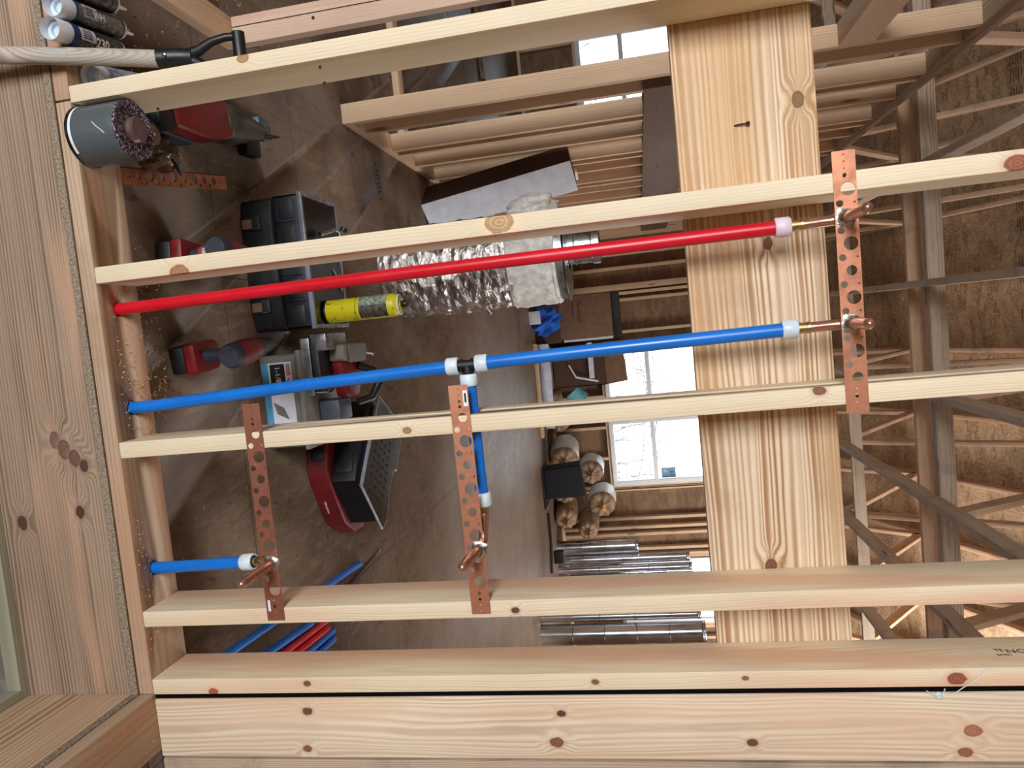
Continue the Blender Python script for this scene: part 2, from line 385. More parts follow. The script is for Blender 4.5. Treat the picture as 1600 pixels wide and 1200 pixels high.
# rim joist, mudsill, subfloor edge, bottom plate of the wall in front
t_nail = plain('nail_head', (52, 44, 40), .5, .6)
rimk = [(.048, -.019, .38+.02, .024, (120, 88, 70)), (.053, -.019, .526-.02, .013, (84, 58, 46)), (-.100, -.019, .544-.03, .014, (96, 66, 52)), (.06, .0, .45, .02, (120, 86, 70))]
mrim = wood('rim_joist_face_wood', (166, 145, 125), (112, 90, 74), .0088, 1.05, (.17, .012), rnd=False, wander=.007, sharp=.55, pink=(196, 158, 130), stain=((150, 134, 120), .3), speck=.15,
    knots=[(.034, .019, .662, .015, (128, 100, 86)), (.055, .019, .686, .017, (126, 96, 82)), (.080, .019, .708, .015, (118, 88, 74)), (.102, .019, .728, .011, (92, 64, 54)), (.074, .019, .8375, .011, (88, 58, 44)), (-.088, .019, .8555, .013, (96, 64, 50))])
rim = lumber('rim_joist', (-1.6, .019+.000, -.163), (.977, .019, -.163), .286, .038, (0, 0, 1), mrim)
# knots were measured from world x: shift so local z matches (centre x = -.3115)
c_x = (-1.6+.977)/2
tagp(rim, 'long rough rim joist under the subfloor edge, with big knots and rows of nails', 'joist')
M_['rimdummy'] = None
nails = [(-.02, -.175), (-.014, -.107), (-.009, -.058), (-.014, -.216), (.376, -.26), (.374, -.208), (.39, -.16), (.402, -.104), (.402, -.057), (.766, -.29), (.795, -.246), (.79, -.189), (.785, -.141), (.793, -.086), (.799, -.052), (.787, -.284), (.836, -.289), (.888, -.285), (.927, -.281), (-.414, -.098), (-.413, -.056)]
def nail_on_y(parent, x, y, z, r=.0035, nm='nail'):
    Mi = parent.matrix_local.inverted() if parent else Matrix.Identity(4)
    mb = MB().lathe([(.0001, 0), (r*.8, .0004), (r, -.0003), (r, -.002)], n=10)
    return mb.build(nm, t_nail, parent, Mi @ frame((x, y, z), (1, 0, 0), (0, 0, 1)))
for x, z in nails: nail_on_y(rim, x, -.0006, z)
sub = box('trim_1', -1.6, .985, -.005, .006, -.0195, -.0005, M_['osb_edge'], bev=.001); tagp(sub, kind='structure'); 
sill = lumber('mudsill', (-1.6, .045, -.327), (.985, .045, -.327), .04, .13, (0, 0, 1), M_['sill_w']); tagp(sill, 'grey-green treated sill board below the long rim joist', 'sill plate')
fd = box('wall_foundation', -1.6, 2.0, .0, .12, -.64, -.347, plain('concrete', (120, 112, 102), .9, 0, .15, 20, .5), bev=0); tagp(fd, kind='structure')
mplate = wood('plate_wood', (186, 162, 138), (146, 118, 94), .008, .6, (.10, .02), rnd=False, wander=.008, pink=(184, 144, 116), stain=((150, 112, 80), .4), speck=.1)
plate = lumber('bottom_plate', (-.412, WD/2, .019), (.977, WD/2, .019), .038, WD, (0, 0, 1), mplate); tagp(plate, 'bottom plate under the four fresh studs, drilled for the red and blue pipes', 'sill plate')
plate2 = lumber('bottom_plate', (-1.6, WD/2, .019), (-.416, WD/2, .019), .038, WD, (0, 0, 1), mplate); tagp(plate2, 'bottom plate piece left of the seam, carrying the sealant tubes', 'sill plate')

# side wall at the right corner, running towards the photographer
srk = wood('side_rim_wood', (208, 182, 152), (156, 122, 92), .011, .9, (.05, .03), rnd=False, wander=.012, sharp=.5, knots=[(.003, .019, .668, .007, (84, 58, 46)), (.066, .019, .626, .008, (90, 62, 50))])
srim = lumber('rim_joist', (.996, .036, -.163), (.996, -1.5, -.163), .286, .038, (0, 0, 1), srk); tagp(srim, 'rim joist of the side wall running towards the viewer from the corner', 'joist')
ssub = box('trim_2', .975, 1.4, -1.5, -.006, -.0195, -.0005, M_['osb_edge'], bev=.001); tagp(ssub, kind='structure')
ssill = lumber('mudsill', (1.02, -.02, -.327), (1.02, -1.5, -.327), .04, .13, (0, 0, 1), M_['sill_w']); tagp(ssill, 'grey-green treated sill board below the side rim joist', 'sill plate')
sfd = box('wall_side_foundation', .98, 1.1, -1.5, -.01, -.64, -.347, M_['grey'], bev=0); tagp(sfd, kind='structure')
spl = lumber('bottom_plate', (1.047, 0.14, .019), (1.047, -1.5, .019), .038, .138, (0, 0, 1), mplate); tagp(spl, 'bottom plate of the side wall, seen from above beside the corner', 'sill plate')

# ------------------------------------------------------------------ the wall in front: studs, beam
def studmat(i, knots, **k):
    d = dict(light=(234, 220, 192), dark=(210, 184, 146), period=.006, contrast=.55, pith=(.05+.01*i, .035), rnd=False, wander=.008+.002*i, pink=None)
    d.update(k); return wood('stud_wood_%d' % i, d.pop('light'), d.pop('dark'), d.pop('period'), d.pop('contrast'), d.pop('pith'), knots, **d)
# lumber() frame for a vertical board with side=(1,0,0): local x=world x, local y=world y, local z=world z
S = .4064; ZT = 3.6; zc = (.038+ZT)/2
SX = [-S, 0, S, 2*S, .979]     # right-hand faces
sk = [
    [(-.012, -.069, .466-zc, .010, (190, 150, 110))],
    [(.016, -.069, .25-zc, .017, (190, 140, 104)), (-.006, -.069, .985-zc, .022, (214, 176, 130)), (.006, -.069, 1.952-zc, .016, (176, 110, 80))],
    [(.004, -.069, .739-zc, .0075, (180, 140, 104)), (-.012, -.069, 1.584-zc, .009, (150, 104, 84))],
    [(.004, -.069, .937-zc, .0065, (110, 76, 54))],
    [(.013, -.069, .196-zc, .0085, (190, 110, 80)), (-.004, -.069, .435-zc, .0065, (130, 92, 66)), (.0, -.069, 1.094-zc, .006, (140, 100, 76)), (.002, -.069, 1.802-zc, .0125, (170, 98, 72)), (-.004, -.069, 1.403-zc, .005, (150, 110, 86))]]
slab = ['fresh pine stud farthest left, its lower end beside the taped can',
        'fresh pine stud just left of the red pipe',
        'fresh pine stud between the blue riser and the red organiser box',
        'fresh pine stud behind the free ends of the two lower copper brackets',
        'fresh pine stud beside the dark gap at the corner']
studs = []
for i, x in enumerate(SX):
    o = lumber('wall_stud', (x-.019, WD/2, .038), (x-.019, WD/2, ZT), .038, WD, (1, 0, 0), studmat(i, sk[i], pink=(222, 180, 150) if i > 2 else None, contrast=.6 if i > 1 else .5), bev=.0035)
    tagp(o, slab[i], 'stud'); studs.append(o)
tp = lumber('top_plate', (-.9, WD/2, ZT+.019), (1.3, WD/2, ZT+.019), .038, WD, (0, 0, 1), M_['pine']); tagp(tp, 'top plate closing the front stud wall above the frame', 'plate')
cmat = wood('corner_board_wood', (232, 218, 194), (198, 168, 140), .010, .85, (.0, .028), rnd=False, wander=.02, sharp=.45, pink=(218, 190, 164),
    knots=[(-.040, -.019, .427-zc, .009, (120, 84, 62)), (-.032, -.019, 1.015-zc, .007, (96, 66, 50)), (.007, -.019, 1.826-zc, .012, (190, 128, 100)), (.051, -.019, 1.81-zc, .010, (170, 112, 84)), (.05, -.019, .416-zc, .008, (150, 104, 76)), (.033, -.019, .999-zc, .011, (150, 100, 72)), (.032, -.019, 1.407-zc, .008, (120, 84, 62))])
cb_ = lumber('corner_stud', (1.062, .019, .038), (1.062, .019, ZT), .143, .038, (1, 0, 0), cmat, bev=.004); tagp(cb_, 'wide-faced corner stud right of the dark gap, swirling grain, bit of gauze stuck on', 'stud')
gk = box('gap_shade_strip', .9793, .9902, .0035, .13, .04, ZT, plain('gap_shade_black', (14, 12, 12), .95, 0, .02, spec=.05), bev=.001); tagp(gk, 'added black strip standing in for the darkness of the gap beside the corner stud', 'shade')  # added strip: the darkness inside the gap put in as black
cb2 = lumber('corner_stud', (1.207, .02, .038), (1.207, .02, ZT), .137, .038, (1, 0, 0), M_['greyw'], bev=.004); tagp(cb2, 'greyer board at the very edge beside the wide corner stud', 'stud')
bk = box('wall_side', 1.29, 1.302, -1.5, -.003, -.02, 2.8, M_['osb'], bev=0); tagp(bk, kind='structure')

bz0, bz1 = 1.362, 1.648
beam = lumber('header_beam', (-.445, WD+.020, (bz0+bz1)/2), (.957, WD+.020, (bz0+bz1)/2), .286, .038, (0, 0, 1), None, bev=.003)
# local x=z, local z=x, local y = z.cross(x)
bc = (-.445+.957)/2
beam.data.materials.append(wood('fir_beam_face', (236, 216, 188), (168, 124, 84), .0125, 1.25, (.19, .004), rnd=False, wander=.008, vary=1.7, sharp=.42, pink=(204, 166, 124), stain=((150, 108, 74), .25),
    knots=[(.107, .019, -.217-bc, .0125, (150, 118, 84)), (-.015, .019, .771-bc, .013, (140, 92, 68)), (.027, .019, .07-bc, .010, (136, 86, 58))]))
tagp(beam, 'wide banded header beam nailed behind the studs', 'beam')
nl = MB().sweep([(0, 0, 0), (.0, -.004, .005), (.0, -.006, .012), (.0, -.006, .026)], .0016, 8); nl.cyl((0, -.0045, .026), (0, -.0085, .027), .004)
o = nl.build('bent_nail', t_nail, None, Matrix.Translation((-.182, .1385, 1.482)), smooth=40); tagp(o, 'bent nail hammered into the header beam face', 'nail')
for (x, z) in ((-.158, 1.522), (-.144, 1.530), (-.203, 1.506)): nail_on_y(beam, x, .1385, z, .003)
# splinters round the big knot
sp = MB()
for k in range(14):
    a = R.uniform(0, 6.28); r0 = R.uniform(.002, .010); c0 = Vector((-.217+r0*cos(a), .1375, 1.612+r0*sin(a))); d = Vector((R.uniform(-1, 1), -.5, R.uniform(-1, 1)))*.009
    sp.sweep([c0, c0+d*.5, c0+d], [.0011, .0009, .0002], 5)
sp.build('splinter', plain('splinter_wood', (176, 140, 100), .8), beam, beam.matrix_local.inverted())
bpy.data.objects.remove(text('warm_up', 'A', .01, M_['dark'], Matrix.Identity(4)))
bpy.context.view_layer.update()
text('lumber_stamp', 'NO.2', .024, M_['ink'], studs[4].matrix_local.inverted() @ frame((.9403, .060, 1.920), (0, 0, 1), (0, 1, 0)), studs[4], ext=.0001)
text('lumber_stamp', 'TE', .016, M_['ink'], studs[4].matrix_local.inverted() @ frame((.9403, .068, 1.900), (0, 0, 1), (0, 1, 0)), studs[4], ext=.0001)
text('lumber_stamp', 'SM01', .013, M_['ink'], studs[4].matrix_local.inverted() @ frame((.9403, .048, 1.897), (0, 0, 1), (0, 1, 0)), studs[4], ext=.0001)
text('lumber_stamp', 'S', .020, M_['ink'], cb_.matrix_local.inverted() @ frame((1.118, -.0003, 1.915), (0, 0, 1), (-1, 0, 0)), cb_, ext=.0001)
# gauze scrap and strand at the gap
gz = MB()
gz.lathe([(.0001, .002), (.004, .003), (.007, .001), (.0075, 0)], frame((.996, -.001, 1.767), (1, 0, 0), (0, 0, 1)), 10)
for e in ([(0.996, -.002, 1.765), (.990, -.006, 1.752), (.984, -.004, 1.744)], [(.996, -.003, 1.768), (.986, -.006, 1.775), (.980, -.004, 1.778)]): gz.sweep(e, .001, 6)
o = gz.build('gauze_scrap', M_['ring'], None); tagp(o, 'small white scrap of gauze stuck at the gap by the corner stud', 'scrap')
o = MB().sweep([(.994, -.003, 1.782), (.986, -.006, 1.798), (.972, -.006, 1.818), (.958, -.005, 1.838), (.944, -.004, 1.852), (.939, -.003, 1.866)], .0009, 6).build('plastic_strand', M_['ring'], None); tagp(o, 'thin twisted plastic strand crossing the gap', 'strand')

# ------------------------------------------------------------------ perforated copper brackets
def bracket(flip=False, solder=()):
    c = bpy.data.curves.new('bracket', 'CURVE'); c.dimensions = '2D'; c.fill_mode = 'BOTH'; c.extrude = .0006; c.resolution_u = 2
    def poly(pts):
        s = c.splines.new('POLY'); s.points.add(len(pts)-1)
        for p, q in zip(s.points, pts): p.co = (q[0], q[1], 0, 1)
        s.use_cyclic_u = True
    L, Wd = .500, .042
    poly([(0, 0), (L, 0), (L, Wd), (0, Wd)])
    def hole(x, y, r, n=28):
        if flip: x = L-x
        poly([(x+r*cos(2*pi*i/n), y+r*sin(2*pi*i/n)) for i in range(n)])
    for x in (.007, .020, .033): hole(x, .021, .0016, 10)
    hole(.046, .021, .0042, 14)
    for k in range(8): hole(.0715+.0513*k, .026 if k % 2 == 0 else .0245, .0132 if k % 2 == 0 else .0098)
    for k in range(7):
        hole(.0975+.0513*k, .0095, .0068, 18); hole(.0975+.0513*k, .0365, .0018, 10)
    for x in (.452, .478, .492): hole(x, .021, .0016, 10)
    hole(.465, .021, .0036, 14)
    o = bpy.data.objects.new('tmp', c); COL.objects.link(o); dg = bpy.context.evaluated_depsgraph_get()
    me = bpy.data.meshes.new_from_object(o.evaluated_get(dg)); bpy.data.objects.remove(o); bpy.data.curves.remove(c); me.materials.clear(); return me
brs = []
for (x0, z0, x1, z1, fl_, mt, lab) in (
        (-.0765, 1.634, .4235, 1.631, False, 'copper', 'upper copper bracket crossing two studs just beside the header beam, with two stub-outs'),
        (.303, .841, .803, .841, True, 'copper', 'middle perforated copper bracket with one stub-out, reached by the blue cross pipe'),
        (.304, .362, .802, .359, True, 'copperdk', 'lowest perforated copper bracket, tarnished, above the short blue pipe')):
    d = Vector((x1-x0, 0, z1-z0)); Mx = frame((x0, -.0015, z0), d, (0, 0, 1))
    o = link('copper_bracket', bracket(fl_), M_[mt], None, Mx); tagp(o, lab, 'bracket', 'perforated copper brackets'); brs.append(o)
    for px in (.020, .480):
        q = MB().lathe([(.0001, .0022), (.0022, .0018), (.0034, 0)], n=10); q.build('screw', t_nail, o, Matrix.Translation((px+.026*(1 if px < .1 else -.5), .021, .0006)))
d = Vector((-.371+.304, .657-.182, 0)); Mx = frame((-.304+.0, .182, .0014), d, (-1, -.14, 0)) @ Matrix.Translation((0, -.042, 0))
o = link('copper_bracket', bracket(True), M_['copper'], None, Mx); tagp(o, 'loose perforated copper bracket lying on the floor behind the taped can', 'bracket', 'perforated copper brackets')
# white sticker on the middle bracket, slots
o = MB().box(0, .034, 0, .010, 0, .0004).build('sticker', M_['white'], brs[1], Matrix.Translation((.012, .030, .0007)), bev=0)
MB().box(0, .020, 0, .004, 0, .0002).build('print', M_['ink'], o, Matrix.Translation((.006, .003, .0004)), bev=0)
MB().box(0, .026, 0, .006, 0, .0003).build('slot', M_['white'], brs[2], Matrix.Translation((.452, .005, .0007)), bev=0)

# ------------------------------------------------------------------ water pipes
def ring(parent, p0, p1, mat, ro=.0195, ri=.0145, nm='collar'):
    p0 = Vector(p0); p1 = Vector(p1); L = (p1-p0).length
    M = Matrix.Translation(p0) @ (p1-p0).to_track_quat('Z', 'Y').to_matrix().to_4x4()
    return MB().lathe([(ri, 0), (ro-.002, 0), (ro, .003), (ro, L-.003), (ro-.002, L), (ri, L)], M, 32).build(nm, mat, parent, None, smooth=50)
PR = .0142
red = MB().sweep([(.057, .064, -.12), (.057, .064, .1), (.052, .050, .8), (.050, .030, 1.548)], PR, 24).build('riser_pipe', M_['redpipe'], smooth=60); tagp(red, 'red plastic water pipe rising from the plate to the upper bracket', 'pipe')
ring(red, (.050, .030, 1.528), (.050, .030, 1.558), M_['ringp'])
blu = MB().sweep([(.294, .064, -.12), (.294, .064, .1), (.276, .055, .5), (.2655, .050, .842)], PR, 24).build('riser_pipe', M_['bluep'], smooth=60); tagp(blu, 'blue plastic water pipe rising from the plate to the black tee', 'pipe')
blu2 = MB().sweep([(.2635, .050, .908), (.257, .040, 1.2), (.2515, .030, 1.548)], PR, 24).build('riser_pipe', M_['bluep'], smooth=60); tagp(blu2, 'blue plastic water pipe from the black tee up to the upper bracket', 'pipe')
ring(blu2, (.2515, .030, 1.528), (.2515, .030, 1.558), M_['ring'])
blu3 = MB().sweep([(.300, .050, .876), (.45, .051, .877), (.565, .052, .878)], PR, 24).build('cross_pipe', M_['bluep'], smooth=60); tagp(blu3, 'blue plastic pipe running sideways from the tee behind the middle bracket', 'pipe')
ring(blu3, (.548, .052, .878), (.578, .052, .878), M_['ring'])
blu4 = MB().sweep([(.689, .064, -.12), (.689, .064, .1), (.676, .036, .315)], PR, 24).build('riser_pipe', M_['bluep'], smooth=60); tagp(blu4, 'short blue plastic water pipe below the lowest bracket', 'pipe')
ring(blu4, (.6775, .039, .290), (.6755, .0345, .322), M_['ring'])
tee = empty('pipe_tee', (.2645, .050, .875), label='black plastic tee joining the two blue risers and the cross pipe, white collars', cat='pipe fitting')
q = MB().cyl((0, 0, -.034), (0, 0, .034), .0118); q.cyl((0, 0, 0), (.036, 0, 0), .0118)
for z in (-.012, .012): q.lathe([(.0118, z-.002), (.0145, z-.002), (.0145, z+.002), (.0118, z+.002)], None, 24)
q.lathe([(.0118, .012), (.0145, .012), (.0145, .016), (.0118, .016)], Matrix.Rotation(pi/2, 4, 'Y'), 24)
q.build('tee_body', M_['black'], tee)
ring(tee, (.0005, 0, -.046), (.0003, 0, -.019), M_['ring']); ring(tee, (-.0005, 0, .019), (-.001, 0, .046), M_['ring']); ring(tee, (.020, 0, .0), (.046, 0, .0), M_['ring'])
# holes drilled for the pipes
def hole_cyl(p0, p1, r=.0185): return MB().cyl(p0, p1, r)
cut(plate, [hole_cyl((x, .064, -.02), (x, .064, .08)) for x in (.057, .294, .689)])
cut(fl, [hole_cyl((x, .064, -.05), (x, .064, .05)) for x in (.057, .294, .689)])
cut(studs[2], [hole_cyl((.33, .051, .877), (.45, .051, .877))])

def stub(start, elbow, end, brass_end, label):
    """copper tube from the plastic collar to a rounded capped end pointing at the viewer"""
    t = empty('copper_stub_out', elbow, label=label, cat='pipe fitting'); e = Vector(elbow)
    a = Vector(start)-e; c = Vector(end)-e; r = .0105
    pts = [a, a*.6]+arcpts(a, (0, 0, 0), c, .022, 9)+[c*.6, c]
    dirc = c.normalized()
    cap = [c+dirc*.003, c+dirc*.008, c+dirc*.0118, c+dirc*.0135]; rs = [r]*len(pts)+[r, r*.85, r*.5, r*.05]
    MB().sweep(pts+cap, rs, 24).build('tube', M_['cutube'], t, smooth=60)
    b = Vector(brass_end)-e; ad = (a-b).normalized() if (a-b).length > 1e-6 else a.normalized()
    MB().sweep([b, (a+b)/2, a+(a-b)*.05], .0112, 20).build('brass_insert', M_['brass'], t, smooth=60)
    mb = MB(); Mx = Matrix.Translation(a) @ (a.normalized()).to_track_quat('Z', 'Y').to_matrix().to_4x4(); mb.lathe([(.0105, -.004), (.0122, -.004), (.0122, .001), (.0105, .001)], Mx, 24); mb.build('tube_lip', M_['brass'], t, smooth=40)
    yb = -.0022-e.y
    Mx = frame((0, yb, 0), (1, 0, 0), (0, 0, 1)); mb = MB(); n = 26; prof = [(.0102, .006), (.0125, .003), (.017, .0006), (.0195, 0)]
    vs = []; fs = []
    for j, (rr, z) in enumerate(prof):
        for i in range(n):
            k_ = 1+(.10*sin(i*.9)+.07*sin(i*1.7))*(j/3); vs.append((rr*k_*cos(2*pi*i/n), rr*k_*sin(2*pi*i/n), z))
    for j in range(3):
        for i in range(n): fs.append((j*n+i, j*n+(i+1) % n, (j+1)*n+(i+1) % n, (j+1)*n+i))
    mb.add(vs, fs, Mx); mb.build('solder_joint', M_['solder'], t, smooth=60)
    return t
stub((.050, .030, 1.578), (.0485, .026, 1.653), (.048, -.118, 1.656), (.050, .030, 1.556), 'copper stub-out fed by the red pipe, capped end pointing at viewer')
stub((.2515, .030, 1.578), (.2505, .026, 1.651), (.250, -.100, 1.653), (.2515, .030, 1.556), 'copper stub-out fed by the tall blue pipe, at the upper bracket')
stub((.596, .052, .878), (.661, .040, .872), (.661, -.108, .862), (.576, .052, .878), 'copper stub-out on the middle bracket, fed by the blue cross pipe')
stub((.675, .032, .340), (.672, .026, .386), (.672, -.125, .386), (.6757, .0347, .320), 'copper stub-out on the lowest bracket, fed by the short blue pipe')

# ------------------------------------------------------------------ far wall with windows
FW = empty('wall_far', (0, YF+.1, 0), kind='structure')
wins = [(-3.35, -2.30), (.56, 1.42), (1.50, 2.36), (3.36, 4.22)]; zs, zt = .74, 2.06
xs = [-4.2]
wp = MB()
def panel(x0, x1, z0, z1): wp.box(x0, x1, 0, .012, z0, z1)
prev = -4.2
for (a, b) in wins:
    panel(prev, a, 0, H); panel(a, b, 0, zs); panel(a, b, zt, H); prev = b
panel(prev, 5.2, 0, H)
wp.build('sheathing', M_['osbwall'], FW)
def inw(x): return any(a-.02 < x < b+.02 for a, b in wins)
def fst(x, z0=.038, z1=H-.076, w=.038): return lumber('stud', (x, -.05, z0), (x, -.05, z1), w, .09, (1, 0, 0), M_['pine_far'], FW)
x = -4.1
while x < 5.1:
    if inw(x): fst(x, .038, zs-.04)
    else: fst(x)
    x += .4064
for (a, b) in wins:
    for s_, e in ((-1, a), (1, b)):
        fst(e+s_*.02); fst(e+s_*.06)
    lumber('window_sill_plate', (a, -.05, zs-.02), (b, -.05, zs-.02), .038, .09, (0, 0, 1), M_['pine_far'], FW)
    lumber('window_header', (a-.08, -.05, zt+.14), (b+.08, -.05, zt+.14), .28, .09, (0, 0, 1), M_['pine_far'], FW)
fst(-.62); fst(-.20, w=.076); fst(-.12)
for x in (2.93, 3.02): fst(x)
for z in (.019, H-.057, H-.019): lumber('plate', (-4.2, -.05, z), (5.2, -.05, z), .038, .09, (0, 0, 1), M_['pine_far'], FW)
for i, (a, b) in enumerate(wins):
    Wn = empty('window_%d' % (i+1), (a, YF-.02, zs), kind='structure'); w = b-a; hh = zt-zs
    fr = MB(); t = .045
    fr.box(0, t, 0, .12, 0, hh); fr.box(w-t, w, 0, .12, 0, hh); fr.box(t, w-t, 0, .12, 0, t); fr.box(t, w-t, 0, .12, hh-t, hh); fr.box(t, w-t, .02, .08, hh*.30, hh*.30+.035); fr.box(w*.5-.006, w*.5+.006, .045, .055, t, hh*.30)
    t = .055; fr2 = MB(); fr2.box(0, t, 0, .12, 0, hh); fr2.box(w-t, w, 0, .12, 0, hh); fr2.box(t, w-t, 0, .12, 0, t); fr2.box(t, w-t, 0, .12, hh-t, hh); fr2.box(t, w-t, .0, .08, hh*.40, hh*.40+.055)
    fr2.build('window_frame', M_['white'], Wn, bev=.002)
    box('pane', t, w-t, .05, .054, t, hh-t, M_['glass'], Wn, bev=0)
    if i == 2:
        s_ = box('sticker', w-t-.14, w-t-.01, .044, .046, .62, .80, plain('blue_grey_sticker', (120, 160, 190), .6), Wn, bev=0)
        text('lettering', '82', .06, M_['ink'], Matrix.Translation((-.02, -.0015, .02)) @ Matrix.Rotation(pi/2, 4, 'X'), s_)
        text('lettering', '20', .05, M_['white'], Matrix.Translation((-.05, -.0015, -.06)) @ Matrix.Rotation(pi/2, 4, 'X'), s_)

# outdoors: pale winter ground with bare brush
hm = bpy.data.meshes.new('hillside'); bm = bmesh.new(); bmesh.ops.create_grid(bm, x_segments=60, y_segments=40, size=1)
for v in bm.verts:
    v.co.x *= 26; d = (v.co.y+1)/2; v.co.y = 9.2+d*26; v.co.z = -1.3+d*d*9+.25*sin(v.co.x*1.1+d*9)+.12*sin(v.co.x*3.1)
bm.to_mesh(hm); bm.free(); o = link('ground_hillside', hm, plain('pale_winter_ground', (250, 248, 246), .9, 0, .02, .6)); tagp(o, kind='structure')
br = MB()
for k in range(170):
    x0 = R.uniform(-5, 6); y0 = R.uniform(11, 19); p = Vector((x0, y0, -1.4+((y0-9.2)/26)**2*9)); pts = [p.copy()]; a = R.uniform(-.5, .5)
    for j in range(6):
        a += R.uniform(-.35, .35); p = p+Vector((sin(a)*.45, R.uniform(-.1, .1), abs(cos(a))*.5)); pts.append(p.copy())
    br.sweep(pts, [R.uniform(.008, .02)*(1-j/8) for j in range(7)], 5)
for k in range(50):
    x0 = R.uniform(-5, 5); y0 = R.uniform(10.5, 14); z0 = R.uniform(-.6, 1.6); pts = [Vector((x0+j*.5, y0, z0+.12*sin(j*1.3+k))) for j in range(7)]; br.sweep(pts, R.uniform(.004, .009), 5)
o = br.build('bare_brush', plain('bare_bark', (120, 112, 104), .9)); tagp(o, 'tangle of bare twigs outside the far windows', 'brush', kind='stuff')

# outer walls
for nm, x in (('wall_left_outer', -4.25), ('wall_right', 5.2)):
    q = MB(); q.box(0, .05, -5.4, YF+.1, -.6, H); o = q.build(nm, M_['osbwall'], None, Matrix.Translation((x, 0, 0))); tagp(o, kind='structure')

q = MB(); q.box(-4.2, -2.95, 0, .05, -.6, H); q.box(-.85, 5.2, 0, .05, -.6, H); q.box(-2.95, -.85, 0, .05, -.6, .38); q.box(-2.95, -.85, 0, .05, 2.14, H)
o = q.build('wall_back', M_['osbwall'], None, Matrix.Translation((0, -5.4, 0))); tagp(o, kind='structure')

# ------------------------------------------------------------------ left partition (doorway between Y=.85 and 1.74)
LW = empty('wall_left', (-.85, 0, 0), kind='structure')
def lst(y, z1=H-.076, w=.038, mat='pine_far', z0=.038): return lumber('stud', (0, y, z0), (0, y, z1), .089, w, (1, 0, 0), M_[mat], LW, bev=.002)
lumber('plate', (0, .14, .019), (0, .80, .019), .089, .038, (1, 0, 0), M_['pine_far'], LW)
lumber('plate', (0, 1.745, .019), (0, YF-.1, .019), .089, .038, (1, 0, 0), M_['pine_far'], LW)
lumber('plate', (0, .14, H-.019), (0, YF-.1, H-.019), .089, .038, (1, 0, 0), M_['greyw'], LW)
lumber('plate', (0, .14, H-.057), (0, YF-.1, H-.057), .089, .038, (1, 0, 0), M_['greyw'], LW)
pk = wood('door_stud_wood', (214, 186, 166), (188, 152, 130), .007, .5, (.02, .03), rnd=False, pink=(206, 170, 150))
lumber('stud', (0, .79, .038), (0, .79, H-.076), .089, .038, (1, 0, 0), pk, LW)
box('check_crack', -.012, -.0095, .7696, .7706, .04, 1.0, M_['dark'], LW, bev=0)
y = 1.764
lst(1.764)
ys = [1.95, 2.34, 2.45, 2.75, 3.16, 3.30, 3.56, 3.97, 4.12, 4.38, 4.78, 5.19, 5.60, 6.0, 6.41, 6.81, 7.22, 7.62]
for k, y in enumerate(ys):
    lst(y)
lumber('blocking', (.003, 1.90, 1.50), (.003, 7.4, 1.50), .095, .29, (1, 0, 0), M_['greydk'], LW)
for k, y in enumerate((1.99, 2.2, 2.5, 2.8, 3.2)):
    pass
lumber('door_header', (0, .80, 2.2), (0, 1.745, 2.2), .089, .14, (1, 0, 0), M_['pine_far'], LW)
box('sheathing', -.058, -.046, 3.0, YF-.1, .0, H, M_['pine_far'], LW, bev=0)
# cross wall in the left room
CW = empty('wall_cross', (-.9, 2.62, 0), kind='structure')
lumber('plate', (0, 0, .019), (-1.5, 0, .019), .038, .089, (0, 0, 1), M_['pine_far'], CW)
lumber('plate', (-1.2, 2.7, .03), (-3.2, 2.7, .03), .038, .089, (0, 0, 1), M_['greydk'], CW)
lumber('stud', (-1.46, 0, .038), (-1.46, 0, H), .038, .089, (1, 0, 0), M_['pine_far'], CW)

# ------------------------------------------------------------------ roof: deck, trusses, lateral braces
RS = .5; ZE = 2.85+.09; YP = 2.6; ZP = ZE+RS*(YF-YP)
rd = MB()
for (ya, za, yb, zb) in ((YF+.4, ZE-.2+.0, YP, ZP), (YP, ZP, -5.4, ZE-.6)):
    q = [(-4.4, ya, za), (5.6, ya, za), (5.6, yb, zb), (-4.4, yb, zb)]; q2 = [(a, b, c+.02) for a, b, c in q]
    rd.add(q+q2, [(0, 1, 2, 3), (4, 7, 6, 5), (0, 4, 5, 1), (1, 5, 6, 2), (2, 6, 7, 3), (3, 7, 4, 0)])
deck = rd.build('ceiling', M_['osbr'], None); tagp(deck, kind='structure')
# black rows of mill print on the underside of the deck
pr = MB()
def roofz(y): return ZE+RS*(YF-y) if y > YP else ZE-.6+(ZP-ZE+.6)*(y+5.4)/8
for y in (6.95, 6.05, 5.15, 4.3):
    for k in range(-12, 30):
        x = k*.147+R.uniform(-.01, .01)
        if R.random() < .35: continue
        Mx = Matrix.Translation((x, y, roofz(y)-.006)) @ Matrix.Rotation(-math.atan(RS), 4, 'X')
        for j in range(5): pr.box(0, R.uniform(.07, .12), -.05+j*.022, -.044+j*.022, -.001, 0, Mx)
pr.build('mill_print', M_['inkb'], deck)
gl_ = MB(); gl_.add([(-4.3, YF+.1, H), (-4.3, YP, ZP), (-4.3, -2.8, ZE), (-4.3, -2.8, H)], [(0, 1, 2, 3)]); o = gl_.build('wall_left_gable', M_['osbr'], None); tagp(o, kind='structure')
tx = [-.99-.61*k for k in (4, 3, 2, 1)]+[.17+.61*k for k in range(-2, 9)]
ordn = ['farthest left over the side room', 'second over the side room', 'third over the side room', 'nearest the left partition on its far side', 'directly above the left partition top', 'between the left partition and the red pipe line', 'in line with the red pipe', 'in line with the blue riser stud', 'over the lowest copper stub-out line', 'just right of the corner stud line', 'over the far window with the sticker', 'over the small grey duct pipes', 'over the leaning duct sheets', 'second from the right gable', 'nearest the right gable']
zb_ = H+.045
